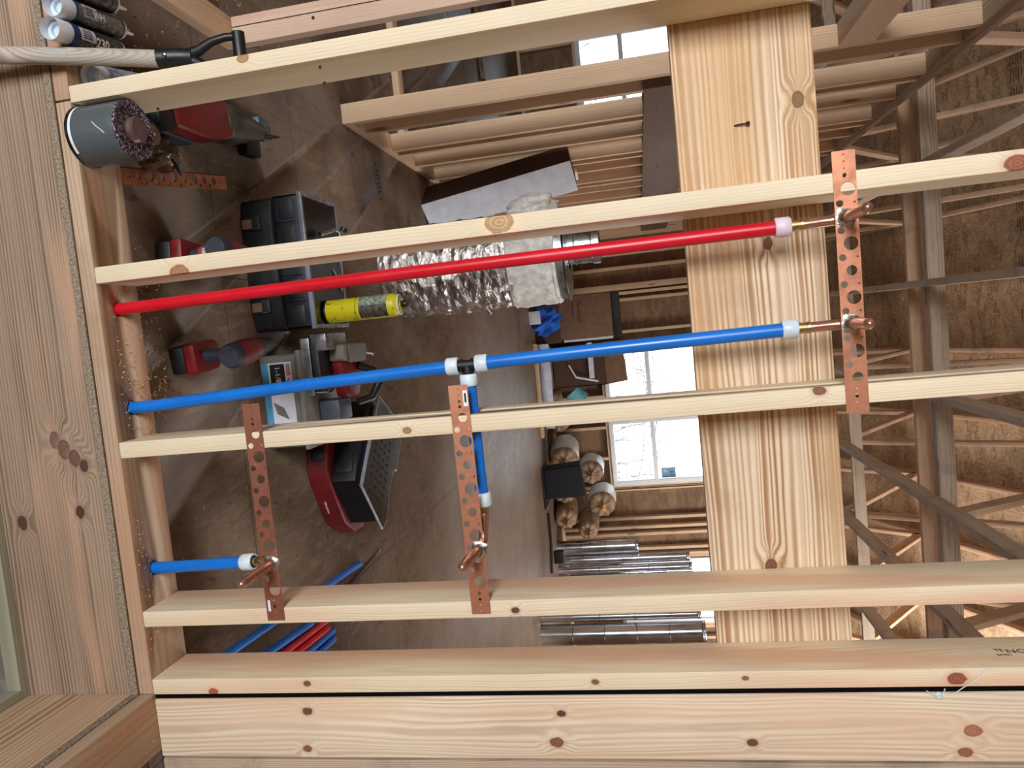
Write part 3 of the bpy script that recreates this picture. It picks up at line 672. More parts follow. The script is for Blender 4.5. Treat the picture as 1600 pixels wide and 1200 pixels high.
for i, x in enumerate(tx):
    T = empty('roof_truss', (x, 0, 0), label='weathered timber roof truss '+ordn[i], cat='roof truss', group='roof trusses')
    mt = M_['greyw'] if i % 2 == 0 or i in (10, 11) else M_['truss']
    lumber('bottom_chord', (0, YF, zb_), (0, -2.6, zb_), .038, .089, (1, 0, 0), M_['greyw'], T)
    o_ = .055
    lumber('top_chord', (0, YF+.05, ZE-.05), (0, YP, ZP-.05), .038, .089, (1, 0, 0), M_['truss'], T)
    lumber('top_chord', (0, YP, ZP-.05), (0, -5.3, ZE-.65), .038, .089, (1, 0, 0), M_['truss'], T)
    nodes = [((4.9, zb_), (6.15, roofz(6.15)-.08)), ((4.9, zb_), (3.75, roofz(3.75)-.08)), ((2.6, zb_), (3.75, roofz(3.75)-.08)), ((6.9, zb_), (6.15, roofz(6.15)-.08)), ((.3, zb_), (1.4, roofz(1.4)-.08))]
    for (ya, za), (yb, zb) in nodes: lumber('web', (0, ya, za), (0, yb, zb), .034, .089, (1, 0, 0), M_['truss'], T)
for (y, z, h, mt, lab) in ((2.93, zb_+.09, .089, 'greyw', 'grey lateral brace across the trusses, nearest one, with a split along it'),
                        (3.24, zb_+.09, .06, 'truss', 'brown lateral brace running behind the split grey one'),
                        (2.98, zb_+.092, .05, 'truss', 'thin lateral board laid against the split grey brace'),
                        (4.72, zb_+.09, .089, 'greyw', 'lateral brace lying lowest across the trusses, just above the header beam')):
    o = lumber('lateral_brace', (-2.6, y, z), (5.0, y, z), .089, .038, (0, 0, 1), M_[mt]); tagp(o, lab, 'brace', 'lateral braces of the attic')

# ------------------------------------------------------------------ things on the floor, near
def T_(x, y, z): return Matrix.Translation((x, y, z))
RZ = lambda a: Matrix.Rotation(a, 4, 'Z')

# taped can with dauber cap
can = empty('cement_can', (-.337, .035, .0385), Matrix.Diagonal((1, 1, .80)), label='round can wrapped in grey tape with purple drips on its lid, beside the leftmost stud', cat='can')
tape = NT('grey_duct_tape'); tape.b.inputs['Base Color'].default_value = lin((92, 100, 104)); tape.b.inputs['Roughness'].default_value = .33; tape.b.inputs['Metallic'].default_value = .25
tape.bump(tape.noise(tape.vmath('MULTIPLY', tape.obj(), (1, 1, .5)), 24, 3, .5, 1.), .6, .006)
MB().lathe([(.0001, 0), (.064, 0), (.066, .002), (.066, .142), (.0655, .148), (.0001, .148)], None, 48).build('body', tape.m, can, smooth=40)
MB().lathe([(.064, 0), (.0685, .0015), (.0685, .007), (.0665, .009)], None, 48).build('rim', M_['steeldk'], can, smooth=40)
MB().lathe([(.0668, .010), (.0672, .011), (.0672, .017), (.0668, .018)], None, 30, a0=pi*.95, a1=pi*1.75).build('paper_strip', M_['white'], can, smooth=40)
MB().sweep([(-.010, -.0665, .088), (-.0, -.0675, .098), (.010, -.0665, .112), (.018, -.0650, .120)], .0012, 6).build('tape_crease', M_['ring'], can)
lm = NT('purple_drip_lid'); n = lm.noise(lm.obj(), 190, 4, .7); lm.put(lm.b.inputs['Base Color'], lm.mix(lm.step(n, .48, .6), lin((44, 22, 40)), lin((170, 160, 176)))); lm.b.inputs['Roughness'].default_value = .22; lm.b.inputs['Metallic'].default_value = .4; lm.bump(n, .8, .004)
MB().lathe([(.0001, .149), (.050, .149), (.056, .151), (.060, .156), (.0655, .157), (.066, .148)], None, 48).build('lid', lm.m, can, smooth=40)
q = MB()
q.lathe([(.027, .149), (.027, .156), (.029, .157), (.027, .160), (.029, .163), (.027, .166), (.028, .170), (.0265, .172), (.0001, .172)], None, 32)
q.build('cap', plain('dull_purple_cap', (122, 96, 98), .35, .5), can, smooth=40)
can2 = empty('primer_can', (-.372, .186, .0005), Matrix.Diagonal((1, 1, .70)), label='small black can with a dull metal cap, right behind the taped can', cat='can')
MB().lathe([(.0001, 0), (.041, 0), (.043, .002), (.043, .135), (.040, .139), (.0001, .139)], None, 36).build('body', M_['black'], can2, smooth=40)
MB().lathe([(.026, .139), (.026, .152), (.024, .155), (.0001, .155)], None, 30).build('cap', plain('dull_metal_cap', (122, 112, 98), .35, .8), can2, smooth=40)
MB().lathe([(.0001, .1565), (.003, .156), (.0035, .155)], None, 12).build('cap_dimple', M_['ring'], can2)

# heavy red tool and reciprocating saw behind the cans
rs_ = empty('reciprocating_saw', (-.496, .505, .0), (RZ(radians(97)) @ Matrix.Scale(1.3, 4)).to_3x3(), label='red and black reciprocating saw lying behind the cans, blade pointing away', cat='power tool')
MB().prism([(-.17, -.04), (-.06, -.052), (.02, -.045), (.05, -.036), (.05, .036), (.02, .045), (-.06, .05), (-.17, .035)], .012, .085).build('motor_housing', M_['redp'], rs_, bev=.012, seg=3)
MB().prism([(-.19, -.045), (-.06, -.06), (-.05, -.03), (-.16, -.015)], .004, .05).build('grip', M_['rubber'], rs_, bev=.008, seg=3)
sl = plain('scuffed_dark_sleeve', (62, 60, 52), .4, 0, .3, 22)
q = MB(); q.lathe([(.0001, 0), (.040, .0), (.047, .02), (.045, .07), (.036, .12), (.027, .17), (.024, .19), (.0001, .19)], T_(.035, 0, .05) @ Matrix.Rotation(pi/2, 4, 'Y'), 22); q.build('front_sleeve', sl, rs_, smooth=40)
MB().prism([(.19, -.055), (.262, -.06), (.268, -.01), (.245, .01), (.20, .02)], .008, .036).build('rubber_boot', M_['black'], rs_, bev=.006)
MB().prism([(.205, .0), (.255, -.004), (.262, .03), (.21, .034)], .02, .07).build('shoe_pivot', plain('teal_metal', (70, 100, 108), .4, .4), rs_, bev=.004)
q = MB(); q.box(.262, .37, .0, .034, .012, .020); q.box(.262, .36, .0, .003, .02, .05); q.build('shoe', M_['steeldk'], rs_, bev=.001)
q = MB(); [q.box(.27, .36, .006+.008*k, .008+.008*k, .0205, .0215) for k in range(3)]; q.build('shoe_slot', M_['steel'], rs_)
MB().prism([(.268, -.052), (.36, -.02), (.37, -.012), (.36, -.004), (.268, -.012)], .004, .006).build('blade', M_['steel'], rs_)
box('battery', -.22, -.16, -.045, .035, .004, .08, M_['black'], rs_, bev=.008)
bg_ = empty('bit_bag', (-.360, .300, .0), label='crumpled clear bag of driver bits beside the small black can', cat='bag')
me = bpy.data.meshes.new('bag'); bm = bmesh.new(); bmesh.ops.create_icosphere(bm, subdivisions=4, radius=1)
for v in bm.verts:
    n = v.co.normalized(); k = 1+.16*sin(7*n.x+3*n.z)*sin(6*n.y)+.06*sin(19*n.x+11*n.y); v.co = Vector((n.x*.045*k, n.y*.062*k, max(-.0, n.z*.05*k+.03)))
bm.to_mesh(me); bm.free(); link('bag_skin', me, plain('amber_film', (104, 80, 54), .18, 0, .3, 18, .5), bg_, None, 60)
q = MB()
for k in range(5): q.cyl((.01+.006*k, -.02+.01*k, .082-.004*k), (.035+.004*k, .02+.008*k, .078-.004*k), .003)
q.build('driver_bits', M_['steeldk'], bg_)

# sealant tubes
blk_lab = NT('tube_label_black'); n = blk_lab.noise(blk_lab.vmath('MULTIPLY', blk_lab.obj(), (1, 1, .6)), 160, 3, .7)
blk_lab.put(blk_lab.b.inputs['Base Color'], blk_lab.mix(blk_lab.step(n, .45, .6), lin((22, 20, 22)), lin((96, 90, 84)))); blk_lab.b.inputs['Roughness'].default_value = .4
tube_w = plain('tube_white_plastic', (214, 216, 222), .4, 0, .04, 20, **{'Subsurface Weight': .1})
blue_l = plain('tube_label_blue', (30, 60, 120), .4)
grey_l = plain('tube_label_grey', (110, 104, 94), .5, 0, .25, 120)
def tube(p, tip, r, L, label, kind, nozzle=True, roll_=0):
    d = (Vector(tip)-Vector(p)).normalized(); xd = Vector((1, 0, 0)); z = d; x = (xd-z*xd.dot(z)).normalized(); y = z.cross(x)
    Rm = Matrix(((x.x, y.x, z.x), (x.y, y.y, z.y), (x.z, y.z, z.z)))
    t = empty('sealant_tube', p, Rm @ Matrix.Rotation(roll_, 3, 'Z'), label=label, cat='sealant tube', group='sealant tubes on the plate')
    MB().lathe([(r*.9, .035), (r*.93, .004), (r*.97, 0), (r, .002), (r, L-.008), (r*.93, L), (r*.3, L+.004)], None, 36).build('barrel', tube_w, t, smooth=40)
    MB().lathe([(.0001, .030), (r*.55, .030), (r*.6, .022), (r*.9, .022)], None, 30).build('plunger', plain('frosted_plunger', (206, 220, 230), .35), t, smooth=40)
    rl = r+.0005
    if kind == 'sleeve':
        MB().lathe([(rl, L*.20), (rl, L*.96)], None, 36).build('label_wrap', blk_lab.m, t, smooth=40)
        MB().lathe([(rl+.0003, L*.20), (rl+.0003, L*.29)], None, 36).build('label_band', blue_l, t, smooth=40)
        MB().lathe([(rl+.0004, L*.30), (rl+.0004, L*.52)], None, 12, a0=-2.2, a1=-1.1).build('label_panel', M_['paper'], t, smooth=40)
        for k in range(5): MB().lathe([(rl+.0007, L*.33), (rl+.0007, L*.47)], None, 3, a0=-2.05+.17*k, a1=-1.97+.17*k).build('print_line', M_['ink'], t)
    if kind == 'grey':
        MB().lathe([(rl+.0004, L*.20), (rl+.0004, L*.86)], None, 14, a0=-1.75, a1=-.7).build('label_panel', grey_l, t, smooth=40)
    if kind == 'plain':
        MB().lathe([(rl, L*.2), (rl, L*.9)], None, 36).build('label_wrap', plain('faded_blue_label', (150, 154, 176), .5, 0, .3, 60), t, smooth=40)
    if nozzle: MB().lathe([(r*.34, L+.003), (r*.28, L+.01), (.003, L+.052), (.0001, L+.052)], None, 16).build('nozzle', tube_w, t, smooth=40)
    return t
def wrap_text(t, s, size, r, z0, ang, mat, zdir=1):
    """lettering along the tube axis, bent round the barrel"""
    c = bpy.data.curves.new('x', 'FONT'); c.body = s; c.size = size; c.offset = .0006; c.resolution_u = 2; o = bpy.data.objects.new('tmp', c); COL.objects.link(o)
    me = bpy.data.meshes.new_from_object(o.evaluated_get(bpy.context.evaluated_depsgraph_get())); bpy.data.objects.remove(o); bpy.data.curves.remove(c); me.materials.clear()
    for v in me.vertices:
        a = ang-v.co.y/r+.6; v.co = Vector(((r+.001)*cos(a), (r+.001)*sin(a), z0+v.co.x))
    return link('lettering', me, mat, t)
t1 = tube((-.543, -.063, .0632), (-.577, .22, .0632), .0245, .215, 'sealant tube with blue band and the number 230, nearest the shovel handle', 'sleeve')
wrap_text(t1, '230', .028, .0252, .112, -1.5, M_['white'])
t2 = tube((-.599, -.046, .0634), (-.635, .24, .0634), .0245, .215, 'sealant tube with a grey label strip, between two other tubes', 'sleeve')
MB().lathe([(.0254, .05), (.0254, .195)], None, 12, a0=-2.0, a1=-1.0).build('label_strip', grey_l, t2, smooth=40)
wrap_text(t2, 'WHI', .020, .0258, .095, -1.85, M_['paper'])
t3 = tube((-.654, -.06, .0634), (-.692, .236, .0634), .0245, .215, 'black-labelled sealant tube farthest from the shovel handle', 'sleeve')
t4 = tube((-.477, .042, .0634), (-.512, .22, .0634), .0245, .17, 'pale sealant tube lying between the shovel handle and the leftmost stud', 'plain')

# shovel
sh = empty('shovel', (-.497, -.02, .07), label='worn wooden shovel handle with black D-grip leaning left of the first stud', cat='shovel')
wm = wood('worn_handle_wood', (184, 176, 166), (132, 114, 96), .006, .6, (.01, .02), rnd=False, stain=((168, 172, 174), .8), speck=.5)
MB().sweep([(-.060, -.19, -.66), (-.022, -.08, -.28), (-.011, -.040, -.139), (0, 0, 0), (.010, .026, .10), (.019, .050, .188)], [.0185]*6, 20).build('handle', wm, sh, smooth=60)
gp = MB(); gp.sweep([(.018, .047, .18), (.018, .056, .215), (.019, .068, .25)], [.0205, .020, .0175], 18)
for s_ in (-1, 1):
    gp.sweep([(.019+s_*.004, .064, .238), (.019+s_*.014, .075, .262), (.019+s_*.034, .087, .290), (.020+s_*.044, .098, .318), (.020+s_*.046, .108, .345)], [.014, .012, .0095, .009, .009], 12)
gp.build('grip_yoke', M_['black'], sh, smooth=60)
MB().cyl((-.034, .108, .345), (.074, .108, .345), .0145).build('grip_bar', M_['black'], sh, smooth=50)
MB().lathe([(.0001, .003), (.004, .0025), (.006, 0)], frame((.0185, .0315, .205), (1, 0, 0), (0, -.3, 1)), 14).build('rivet', M_['steel'], sh, smooth=50)

# cordless drills
def drill(loc, rz, label, s=1.0, hh=.20, long_=False):
    t = empty('cordless_drill', loc, rz, label=label, cat='power tool', group='red cordless drills on the floor')
    MB().prism([(-.036, -.055), (.036, -.055), (.038, -.04), (.038, .05), (.028, .062), (-.028, .062), (-.038, .05), (-.038, -.04)], .002, .045).build('battery', M_['black'], t, bev=.006)
    MB().prism([(-.040, -.056), (.040, -.056), (.042, -.04), (.042, .052), (.030, .066), (-.030, .066), (-.042, .052), (-.042, -.04)], .045, .078).build('base', M_['redp'], t, bev=.008)
    q = MB(); q.sweep([(0, .0, .07), (0, -.002, .11), (0, -.006, .15), (0, -.004, hh-.01)], [.021, .0185, .019, .024], 18); q.build('grip', M_['rubber'], t, smooth=60)
    q = MB(); q.lathe([(.0001, -.062), (.028, -.062), (.033, -.052), (.034, -.03)], T_(0, 0, hh+.014) @ Matrix.Rotation(-pi/2, 4, 'X'), 28); q.build('end_cap', M_['rubber'], t, smooth=40)
    q = MB(); q.lathe([(.034, -.03), (.036, 0), (.035, .04), (.031, .07)], T_(0, 0, hh+.014) @ Matrix.Rotation(-pi/2, 4, 'X'), 28); q.build('motor_housing', M_['redp'], t, smooth=40)
    q = MB(); q.lathe([(.031, .07), (.029, .10), (.022, .112), (.021, .150), (.012, .165), (.0001, .165)], T_(0, 0, hh+.014) @ Matrix.Rotation(-pi/2, 4, 'X'), 28); q.build('chuck', M_['black'], t, smooth=40)
    if long_: MB().cyl((0, .165, hh+.014), (0, .23, hh+.014), .004).build('bit', M_['steel'], t)
    box('trigger', -.007, .007, .016, .03, hh-.045, hh-.01, M_['redp'], t, bev=.003)
    return t
dA = drill((-.085, .335, 0), -.10, 'red cordless drill standing behind the second stud, chuck towards the black toolbox', hh=.165, long_=True)
q = MB().lathe([(.0001, .0008), (.017, .0005), (.018, 0)], n=20); bdg = q.build('badge', M_['redp'], dA, frame((.0, -.028, .125), (1, 0, 0), (0, .3, 1)))
text('lettering', 'FUEL', .008, M_['white'], T_(-.012, -.003, .001), bdg, ext=.0003)
drill((.188, .335, 0), .12, 'red cordless drill standing between the two pipe risers', hh=.165)

# black organiser toolbox with clear lid
tb = empty('toolbox', (-.09, .875, 0), label='black toolbox with compartments and a clear lid, standing behind the red pipe', cat='toolbox')
bx = MB().prism([(-.215, -.125), (-.15, -.14), (.15, -.14), (.215, -.125), (.215, .14), (-.215, .14)], 0, .115); bx.build('body', M_['black'], tb, bev=.012, seg=3)
for s_ in (-1, 1):
    box('latch', s_*.135-.022, s_*.135+.022, -.1475, -.139, .022, .075, M_['black'], tb, bev=.003)
    box('latch_plate', s_*.135-.015, s_*.135+.015, -.1495, -.147, .012, .046, M_['card'], tb, bev=.001)
    MB().sweep([(s_*.135-.018, -.149, .05), (s_*.135-.018, -.150, .074), (s_*.135+.018, -.150, .074), (s_*.135+.018, -.149, .05)], .0015, 6).build('wire_bail', M_['steel'], tb)
q = MB(); x0, x1, y0, y1 = -.215, .215, -.13, .14
q.box(x0, x1, y0, y0+.006, .118, .205); q.box(x0, x1, y1-.006, y1, .118, .205); q.box(x0, x0+.006, y0, y1, .118, .205); q.box(x1-.006, x1, y0, y1, .118, .205); q.box(x0, x1, y0, y1, .116, .122)
for k in range(1, 5): q.box(x0+k*.086-.002, x0+k*.086+.002, y0, y1, .118, .195)
q.box(x0, x1, .0, .004, .118, .195); q.build('tray', plain('dark_blue_tray', (20, 23, 36), .4), tb, bev=.001)
for k in (0, 1, 3, 4): box('tray_window', x0+k*.086+.012, x0+k*.086+.074, y0-.003, y0+.001, .135, .185, M_['black'], tb, bev=.004)
q = MB(); q.box(x0-.006, x1+.006, y0-.006, y0+.008, .205, .219); q.box(x0-.006, x1+.006, y1-.008, y1+.006, .205, .219); q.box(x0-.006, x0+.008, y0+.008, y1-.008, .205, .219); q.box(x1-.008, x1+.006, y0+.008, y1-.008, .205, .219)
q.build('lid_rim', plain('clear_rim', (120, 124, 138), .25), tb, bev=.003)
box('lid', x0+.004, x1-.004, y0+.004, y1-.004, .214, .218, M_['clear'], tb, bev=0)
box('floor_tone_panel', x0+.01, x1-.01, y0+.03, y1-.01, .196, .203, plain('floor_tone_brown', (104, 84, 72), .5, 0, .2, 30), tb, bev=.001)  # added brown panel, standing in for the floor seen through the clear lid
MB().sweep([(.02, .05, .222), (.06, .09, .222), (.09, .11, .222)], .004, 8).build('lid_hinge', M_['grey'], tb)

# yellow gas cylinder
yl = NT('chipped_yellow_paint'); P = yl.obj(); n = yl.noise(P, 60, 4, .7)
yl.put(yl.b.inputs['Base Color'], yl.mix(yl.step(n, .60, .65), lin((196, 184, 26)), lin((44, 38, 26)))); yl.b.inputs['Roughness'].default_value = .4
gc = empty('gas_cylinder', (.078, .842, .2195), label='chipped yellow fuel gas cylinder standing on the clear toolbox lid', cat='gas cylinder')
gr_ = .0385
MB().lathe([(.0001, .006), (gr_*.9, 0), (gr_, .006), (gr_, .235), (gr_*.93, .248), (gr_*.7, .256), (.012, .258), (.012, .262)], None, 40).build('body', yl.m, gc, smooth=40)
MB().lathe([(.010, .262), (.0125, .266), (.0125, .280), (.010, .284), (.0001, .284)], None, 16).build('valve', M_['black'], gc, smooth=40)
MB().lathe([(gr_*.86, .2545), (gr_*.9, .257), (gr_*.80, .259)], None, 32).build('shoulder_ring', M_['white'], gc, smooth=40)
MB().lathe([(gr_*.95, .0), (gr_+.0008, .003), (gr_+.0008, .008)], None, 32).build('foot_ring', M_['steeldk'], gc, smooth=40)
lb = plain('worn_label_green', (132, 146, 128), .5, 0, .35, 90); lb2 = plain('worn_label_dark', (62, 58, 50), .5, 0, .9, 60)
MB().lathe([(gr_+.0006, .125), (gr_+.0006, .222)], None, 12, a0=-2.9, a1=-1.75).build('label_panel', lb, gc, smooth=40)
MB().lathe([(gr_+.0006, .125), (gr_+.0006, .222)], None, 12, a0=-1.75, a1=-.5).build('label_panel', lb2, gc, smooth=40)
MB().lathe([(gr_+.0004, .112), (gr_+.0005, .114)], None, 24, a0=-3.1, a1=0).build('label_seam', M_['ink'], gc)

# torch head behind the second stud
th = empty('torch_head', (-.165, .93, .2185), label='brass torch head with bent burner tube lying on the clear toolbox lid', cat='torch')
MB().sweep([(-.01, -.145, .03), (-.02, -.105, .045), (-.03, -.07, .055), (-.025, -.045, .055), (-.005, -.02, .045)], [.008, .008, .005, .005, .006], 14).build('burner_tube', M_['steel'], th, smooth=60)
MB().cyl((-.005, -.025, .045), (.01, .01, .035), .012).build('collar', M_['brass'], th, smooth=40)
MB().cyl((-.03, -.005, .055), (-.042, -.003, .062), .013).build('knob', M_['black'], th, smooth=40)
MB().sweep([(.005, .0, .035), (.03, .03, .022), (.055, .06, .014)], [.018, .016, .012], 14).build('body', M_['black'], th, smooth=60)

# grey case with label, band saw on top
cs = empty('tool_case', (.36, .88, 0), label='grey lidded case with a blue and black label, standing below the portable band saw', cat='case')
MB().prism([(-.155, -.14), (.155, -.14), (.155, .14), (-.155, .14)], 0, .135).build('body', M_['grey'], cs, bev=.014, seg=3)
MB().prism([(-.165, -.15), (.165, -.15), (.165, .15), (-.165, .15)], .135, .152).build('lid', plain('grey_case_lid', (122, 118, 112), .5), cs, bev=.006)
lbl = box('label_panel', -.13, .12, -.142, -.1402, .012, .115, M_['paper'], cs, bev=0)
box('label_band', -.13, .12, -.1428, -.142, .012, .034, plain('light_blue_print', (70, 150, 190), .5), cs, bev=0)
nb = box('label_panel', -.125, -.03, -.1428, -.142, .040, .092, M_['black'], cs, bev=0)
text('lettering', '1-1/8"', .026, M_['paper'], frame((-.118, -.1432, .058), (1, 0, 0), (0, 0, 1)), cs)
box('label_panel', -.125, -.085, -.1428, -.142, .096, .112, plain('pink_print', (170, 120, 116), .5), cs, bev=0)
text('lettering', 'MASTER', .015, M_['ink'], frame((-.08, -.1432, .097), (1, 0, 0), (0, 0, 1)), cs)
MB().prism([(.0, .04), (.04, .05), (.06, .09), (.02, .075)], 0, .0006, frame((0, -.1432, 0), (1, 0, 0), (0, 0, 1))).build('label_drawing', M_['grey'], cs)

bs = empty('portable_band_saw', (.29, .86, .1525), label='red and grey portable band saw lying on the grey case', cat='power tool')
box('shoe_plate', -.13, .06, -.112, -.109, .0, .030, M_['steel'], bs, bev=.001)
MB().prism([(-.115, -.10), (.05, -.10), (.06, -.02), (.02, .05), (-.05, .06), (-.10, .03)], .002, .055).build('guard', M_['black'], bs, bev=.01)
MB().sweep([(.05, -.10, .03), (.055, -.06, .052), (.03, -.02, .06), (-.01, -.005, .06)], .0022, 8).build('guard_trim', M_['steel'], bs)
box('frame_plate', -.14, -.085, -.10, .07, .03, .085, plain('scuffed_metal', (150, 150, 152), .35, .8, .2), bs, bev=.004)
MB().prism([(-.10, -.02), (-.045, -.03), (-.03, .14), (-.06, .19), (-.10, .18)], .055, .115).build('wheel_housing', plain('olive_grey_housing', (112, 108, 94), .5), bs, bev=.012, seg=3)
q = MB(); [q.box(-.095, -.035, .0, .15, .117+.0, .120, Matrix.Translation((0, 0, 0)) @ T_(0, 0, -.004*k)) for k in range(1)]; q.build('housing_rib', M_['grey'], bs, bev=.001)
MB().sweep([(-.06, .16, .12), (-.055, .18, .135), (-.05, .19, .13)], .004, 6).build('tension_lever', M_['cream'], bs)
MB().prism([(-.045, -.02), (.08, .0), (.09, .10), (.02, .15), (-.03, .14)], .055, .10).build('motor_housing', M_['redp'], bs, bev=.015, seg=3)
MB().sweep([(-.02, .11, .10), (.0, .15, .14), (.05, .16, .155), (.10, .14, .13), (.11, .10, .09)], [.014, .015, .016, .015, .014], 12).build('handle', M_['black'], bs, smooth=60)
box('battery', .085, .16, -.03, .08, .002, .075, plain('battery_grey', (70, 76, 88), .45), bs, bev=.01)

# red organiser
ob = empty('organiser_box', (.62, 1.20, 0), label='low red parts organiser with clear ribbed lid, right of the third stud', cat='toolbox')
def P2(l, dx=-.62, dy=-1.20): return [(x+dx, y+dy) for x, y in l]
foot = [(.40, 1.27), (.42, 1.10), (.655, 1.00), (.80, 1.06), (.925, 1.18), (.90, 1.30), (.78, 1.42), (.60, 1.46), (.46, 1.42)]
MB().prism(P2([(.40, 1.20), (.47, 1.03), (.64, .985), (.70, 1.0), (.87, 1.09), (.93, 1.18), (.93, 1.26), (.80, 1.42), (.60, 1.48)]), 0, .085).build('base', M_['darkred'], ob, bev=.012, seg=3)
MB().prism(P2([(.42, 1.25), (.50, 1.11), (.69, 1.0), (.88, 1.13), (.90, 1.20), (.80, 1.34), (.60, 1.46)]), .087, .180).build('tray', M_['black'], ob, bev=.004)
for (a, b) in (((.50, 1.11), (.56, 1.075)), ((.60, 1.052), (.66, 1.017))): 
    d = Vector((b[0]-a[0], b[1]-a[1], 0)); Mx = frame((a[0]-.62, a[1]-1.20-.002, .10), d, (0, 0, 1)); MB().box(0, d.length, 0, .065, -.002, .004).build('drawer_front', M_['black'], ob, Mx, bev=.002)
lid = P2([(.413, 1.284), (.714, 1.006), (.917, 1.158), (.90, 1.20), (.835, 1.255), (.79, 1.27), (.725, 1.36), (.735, 1.385), (.62, 1.49), (.56, 1.50)])
MB().prism(lid, .200, .204).build('lid', mat_glass('ribbed_lid_plastic', (.82, .84, .88, 1), .14), ob, bev=0)
q = MB()
for i in range(len(lid)):
    a = Vector(lid[i]+(.199,)); b = Vector(lid[(i+1) % len(lid)]+(.199,)); q.sweep([a, b], .0055, 8)
q.build('lid_rim', plain('clear_rim_pale', (160, 162, 170), .25), ob, smooth=50)
MB().prism(P2([(.45, 1.27), (.715, 1.03), (.89, 1.16), (.78, 1.24), (.60, 1.43), (.55, 1.44)]), .182, .190).build('lid_sheen_panel', plain('violet_grey_sheen', (196, 196, 222), .3), ob)  # added pale panel: the lid's lavender reflection put in as colour
ribs = MB()
for i in range(9):
    for j in range(4):
        c = Vector((.535-.62+.026*i+.026*j, 1.235-1.20-.021*i+.036*j, .2045))
        ribs.box(-.009, .009, -.0035, .0035, 0, .002, Matrix.Translation(c) @ Matrix.Rotation(.9, 4, 'Z'))
ribs.build('lid_rib', M_['dark'], ob)
lg = frame((.770-.62, 1.036-1.20, .030), (.17, .09, 0), (0, 0, 1))
text('lettering', 'Milwaukee', .014, M_['white'], lg, ob, ext=.0003)
lt_ = frame((.56-.62, 1.004-1.20, .020), (.17, -.045, 0), (0, 0, 1)); MB().box(0, .05, 0, .05, -.002, .006).build('latch', M_['black'], ob, lt_, bev=.003)

# ------------------------------------------------------------------ insulated duct, boxes on the left
fd_ = empty('insulated_duct', (-.15, 2.22, 0), label='foil-wrapped insulated round duct standing upright behind the red pipe', cat='duct')
def crinkle(r, z0, z1, mat, amp, nm, n=120, m=70, seedx=0, vfold=0):
    vs = []; fs = []
    for j in range(m+1):
        z = z0+(z1-z0)*j/m
        for i in range(n):
            a = 2*pi*i/n
            k = amp*(sin(z*55+2.2*sin(a*3+seedx))*.35+sin(a*9+z*21+seedx)*.3+sin(a*17-z*43)*.2+sin(z*120+a*5)*.25+R.uniform(-.3, .3))
            k += vfold*max(0, sin(a*5+z*4))**6
            e = 1-.05*((abs(2*j/m-1))**12)
            vs.append(((r*e+k)*cos(a), (r*e+k)*sin(a), z+R.uniform(-.002, .002)))
    for j in range(m):
        for i in range(n): fs.append((j*n+i, j*n+(i+1) % n, (j+1)*n+(i+1) % n, (j+1)*n+i))
    mb = MB(); mb.add(vs, fs); return mb.build(nm, mat, fd_, smooth=70)
crinkle(.232, .0, .655, M_['foil'], .006, 'foil_jacket', vfold=.008)
fb_ = plain('fiberglass_wool', (226, 222, 214), .8, 0, .12, 26, 1., **{'Subsurface Weight': .05})
crinkle(.242, .645, .865, fb_, .004, 'insulation', m=24)
q = MB(); q.lathe([(.245, .645), (.12, .640)], None, 60); q.lathe([(.242, .865), (.235, .878), (.12, .88)], None, 60); q.build('insulation_edge', fb_, fd_, smooth=60)
me = bpy.data.meshes.new('tuft'); bm = bmesh.new(); bmesh.ops.create_icosphere(bm, subdivisions=4, radius=1)
for v in bm.verts:
    n = v.co.normalized(); k = 1+.18*sin(5*n.x+3*n.z)*sin(5*n.y)+.05*sin(17*n.x); v.co = Vector((n.x*.07*k-.245, n.y*.08*k-.02, n.z*.125*k+.77))
bm.to_mesh(me); bm.free(); link('loose_insulation_flap', me, fb_, fd_, None, 70)
for (a, z, s_) in ((-.9, .02, .06), (-1.0, .60, .07), (-1.9, .3, .05), (-.4, .5, .05)):
    v0 = Vector((.236*cos(a), .236*sin(a), z)); o_ = Vector((cos(a), sin(a), 0)); tt = Vector((-sin(a), cos(a), 0))
    mb = MB(); mb.add([v0, v0+tt*s_*.8+Vector((0, 0, .01)), v0+tt*s_*.4+o_*s_*.9+Vector((0, 0, s_*.4)), v0+Vector((0, 0, s_))+o_*.01, v0+tt*s_*.3+o_*s_*.5], [(0, 1, 2), (0, 2, 3), (1, 4, 2), (0, 4, 3)]); mb.build('torn_foil', M_['foil'], fd_)
q = MB(); q.lathe([(.222, .86), (.222, .915), (.228, .918), (.228, .924), (.09, .93), (.085, .93)], None, 60); q.build('metal_collar', M_['steel'], fd_, smooth=40)
MB().lathe([(.2285, .917), (.231, .921), (.2285, .925)], None, 60).build('collar_bead', M_['steeldk'], fd_, smooth=40)
q = MB(); q.lathe([(.085, .925), (.085, .960), (.088, .963), (.085, .966), (.085, 1.045), (.092, 1.05), (.092, 1.085), (.088, 1.088), (.08, 1.085)], T_(-.03, .0, 0), 40); q.build('take_off_collar', M_['steel'], fd_, smooth=40)
MB().box(-.006, .006, -.0935, -.088, .95, 1.08).build('seam', M_['steel'], fd_, T_(.0, .0, 0))
MB().lathe([(.086, .962), (.0875, .964), (.086, .966)], T_(-.03, 0, 0), 40).build('bead', M_['steeldk'], fd_)

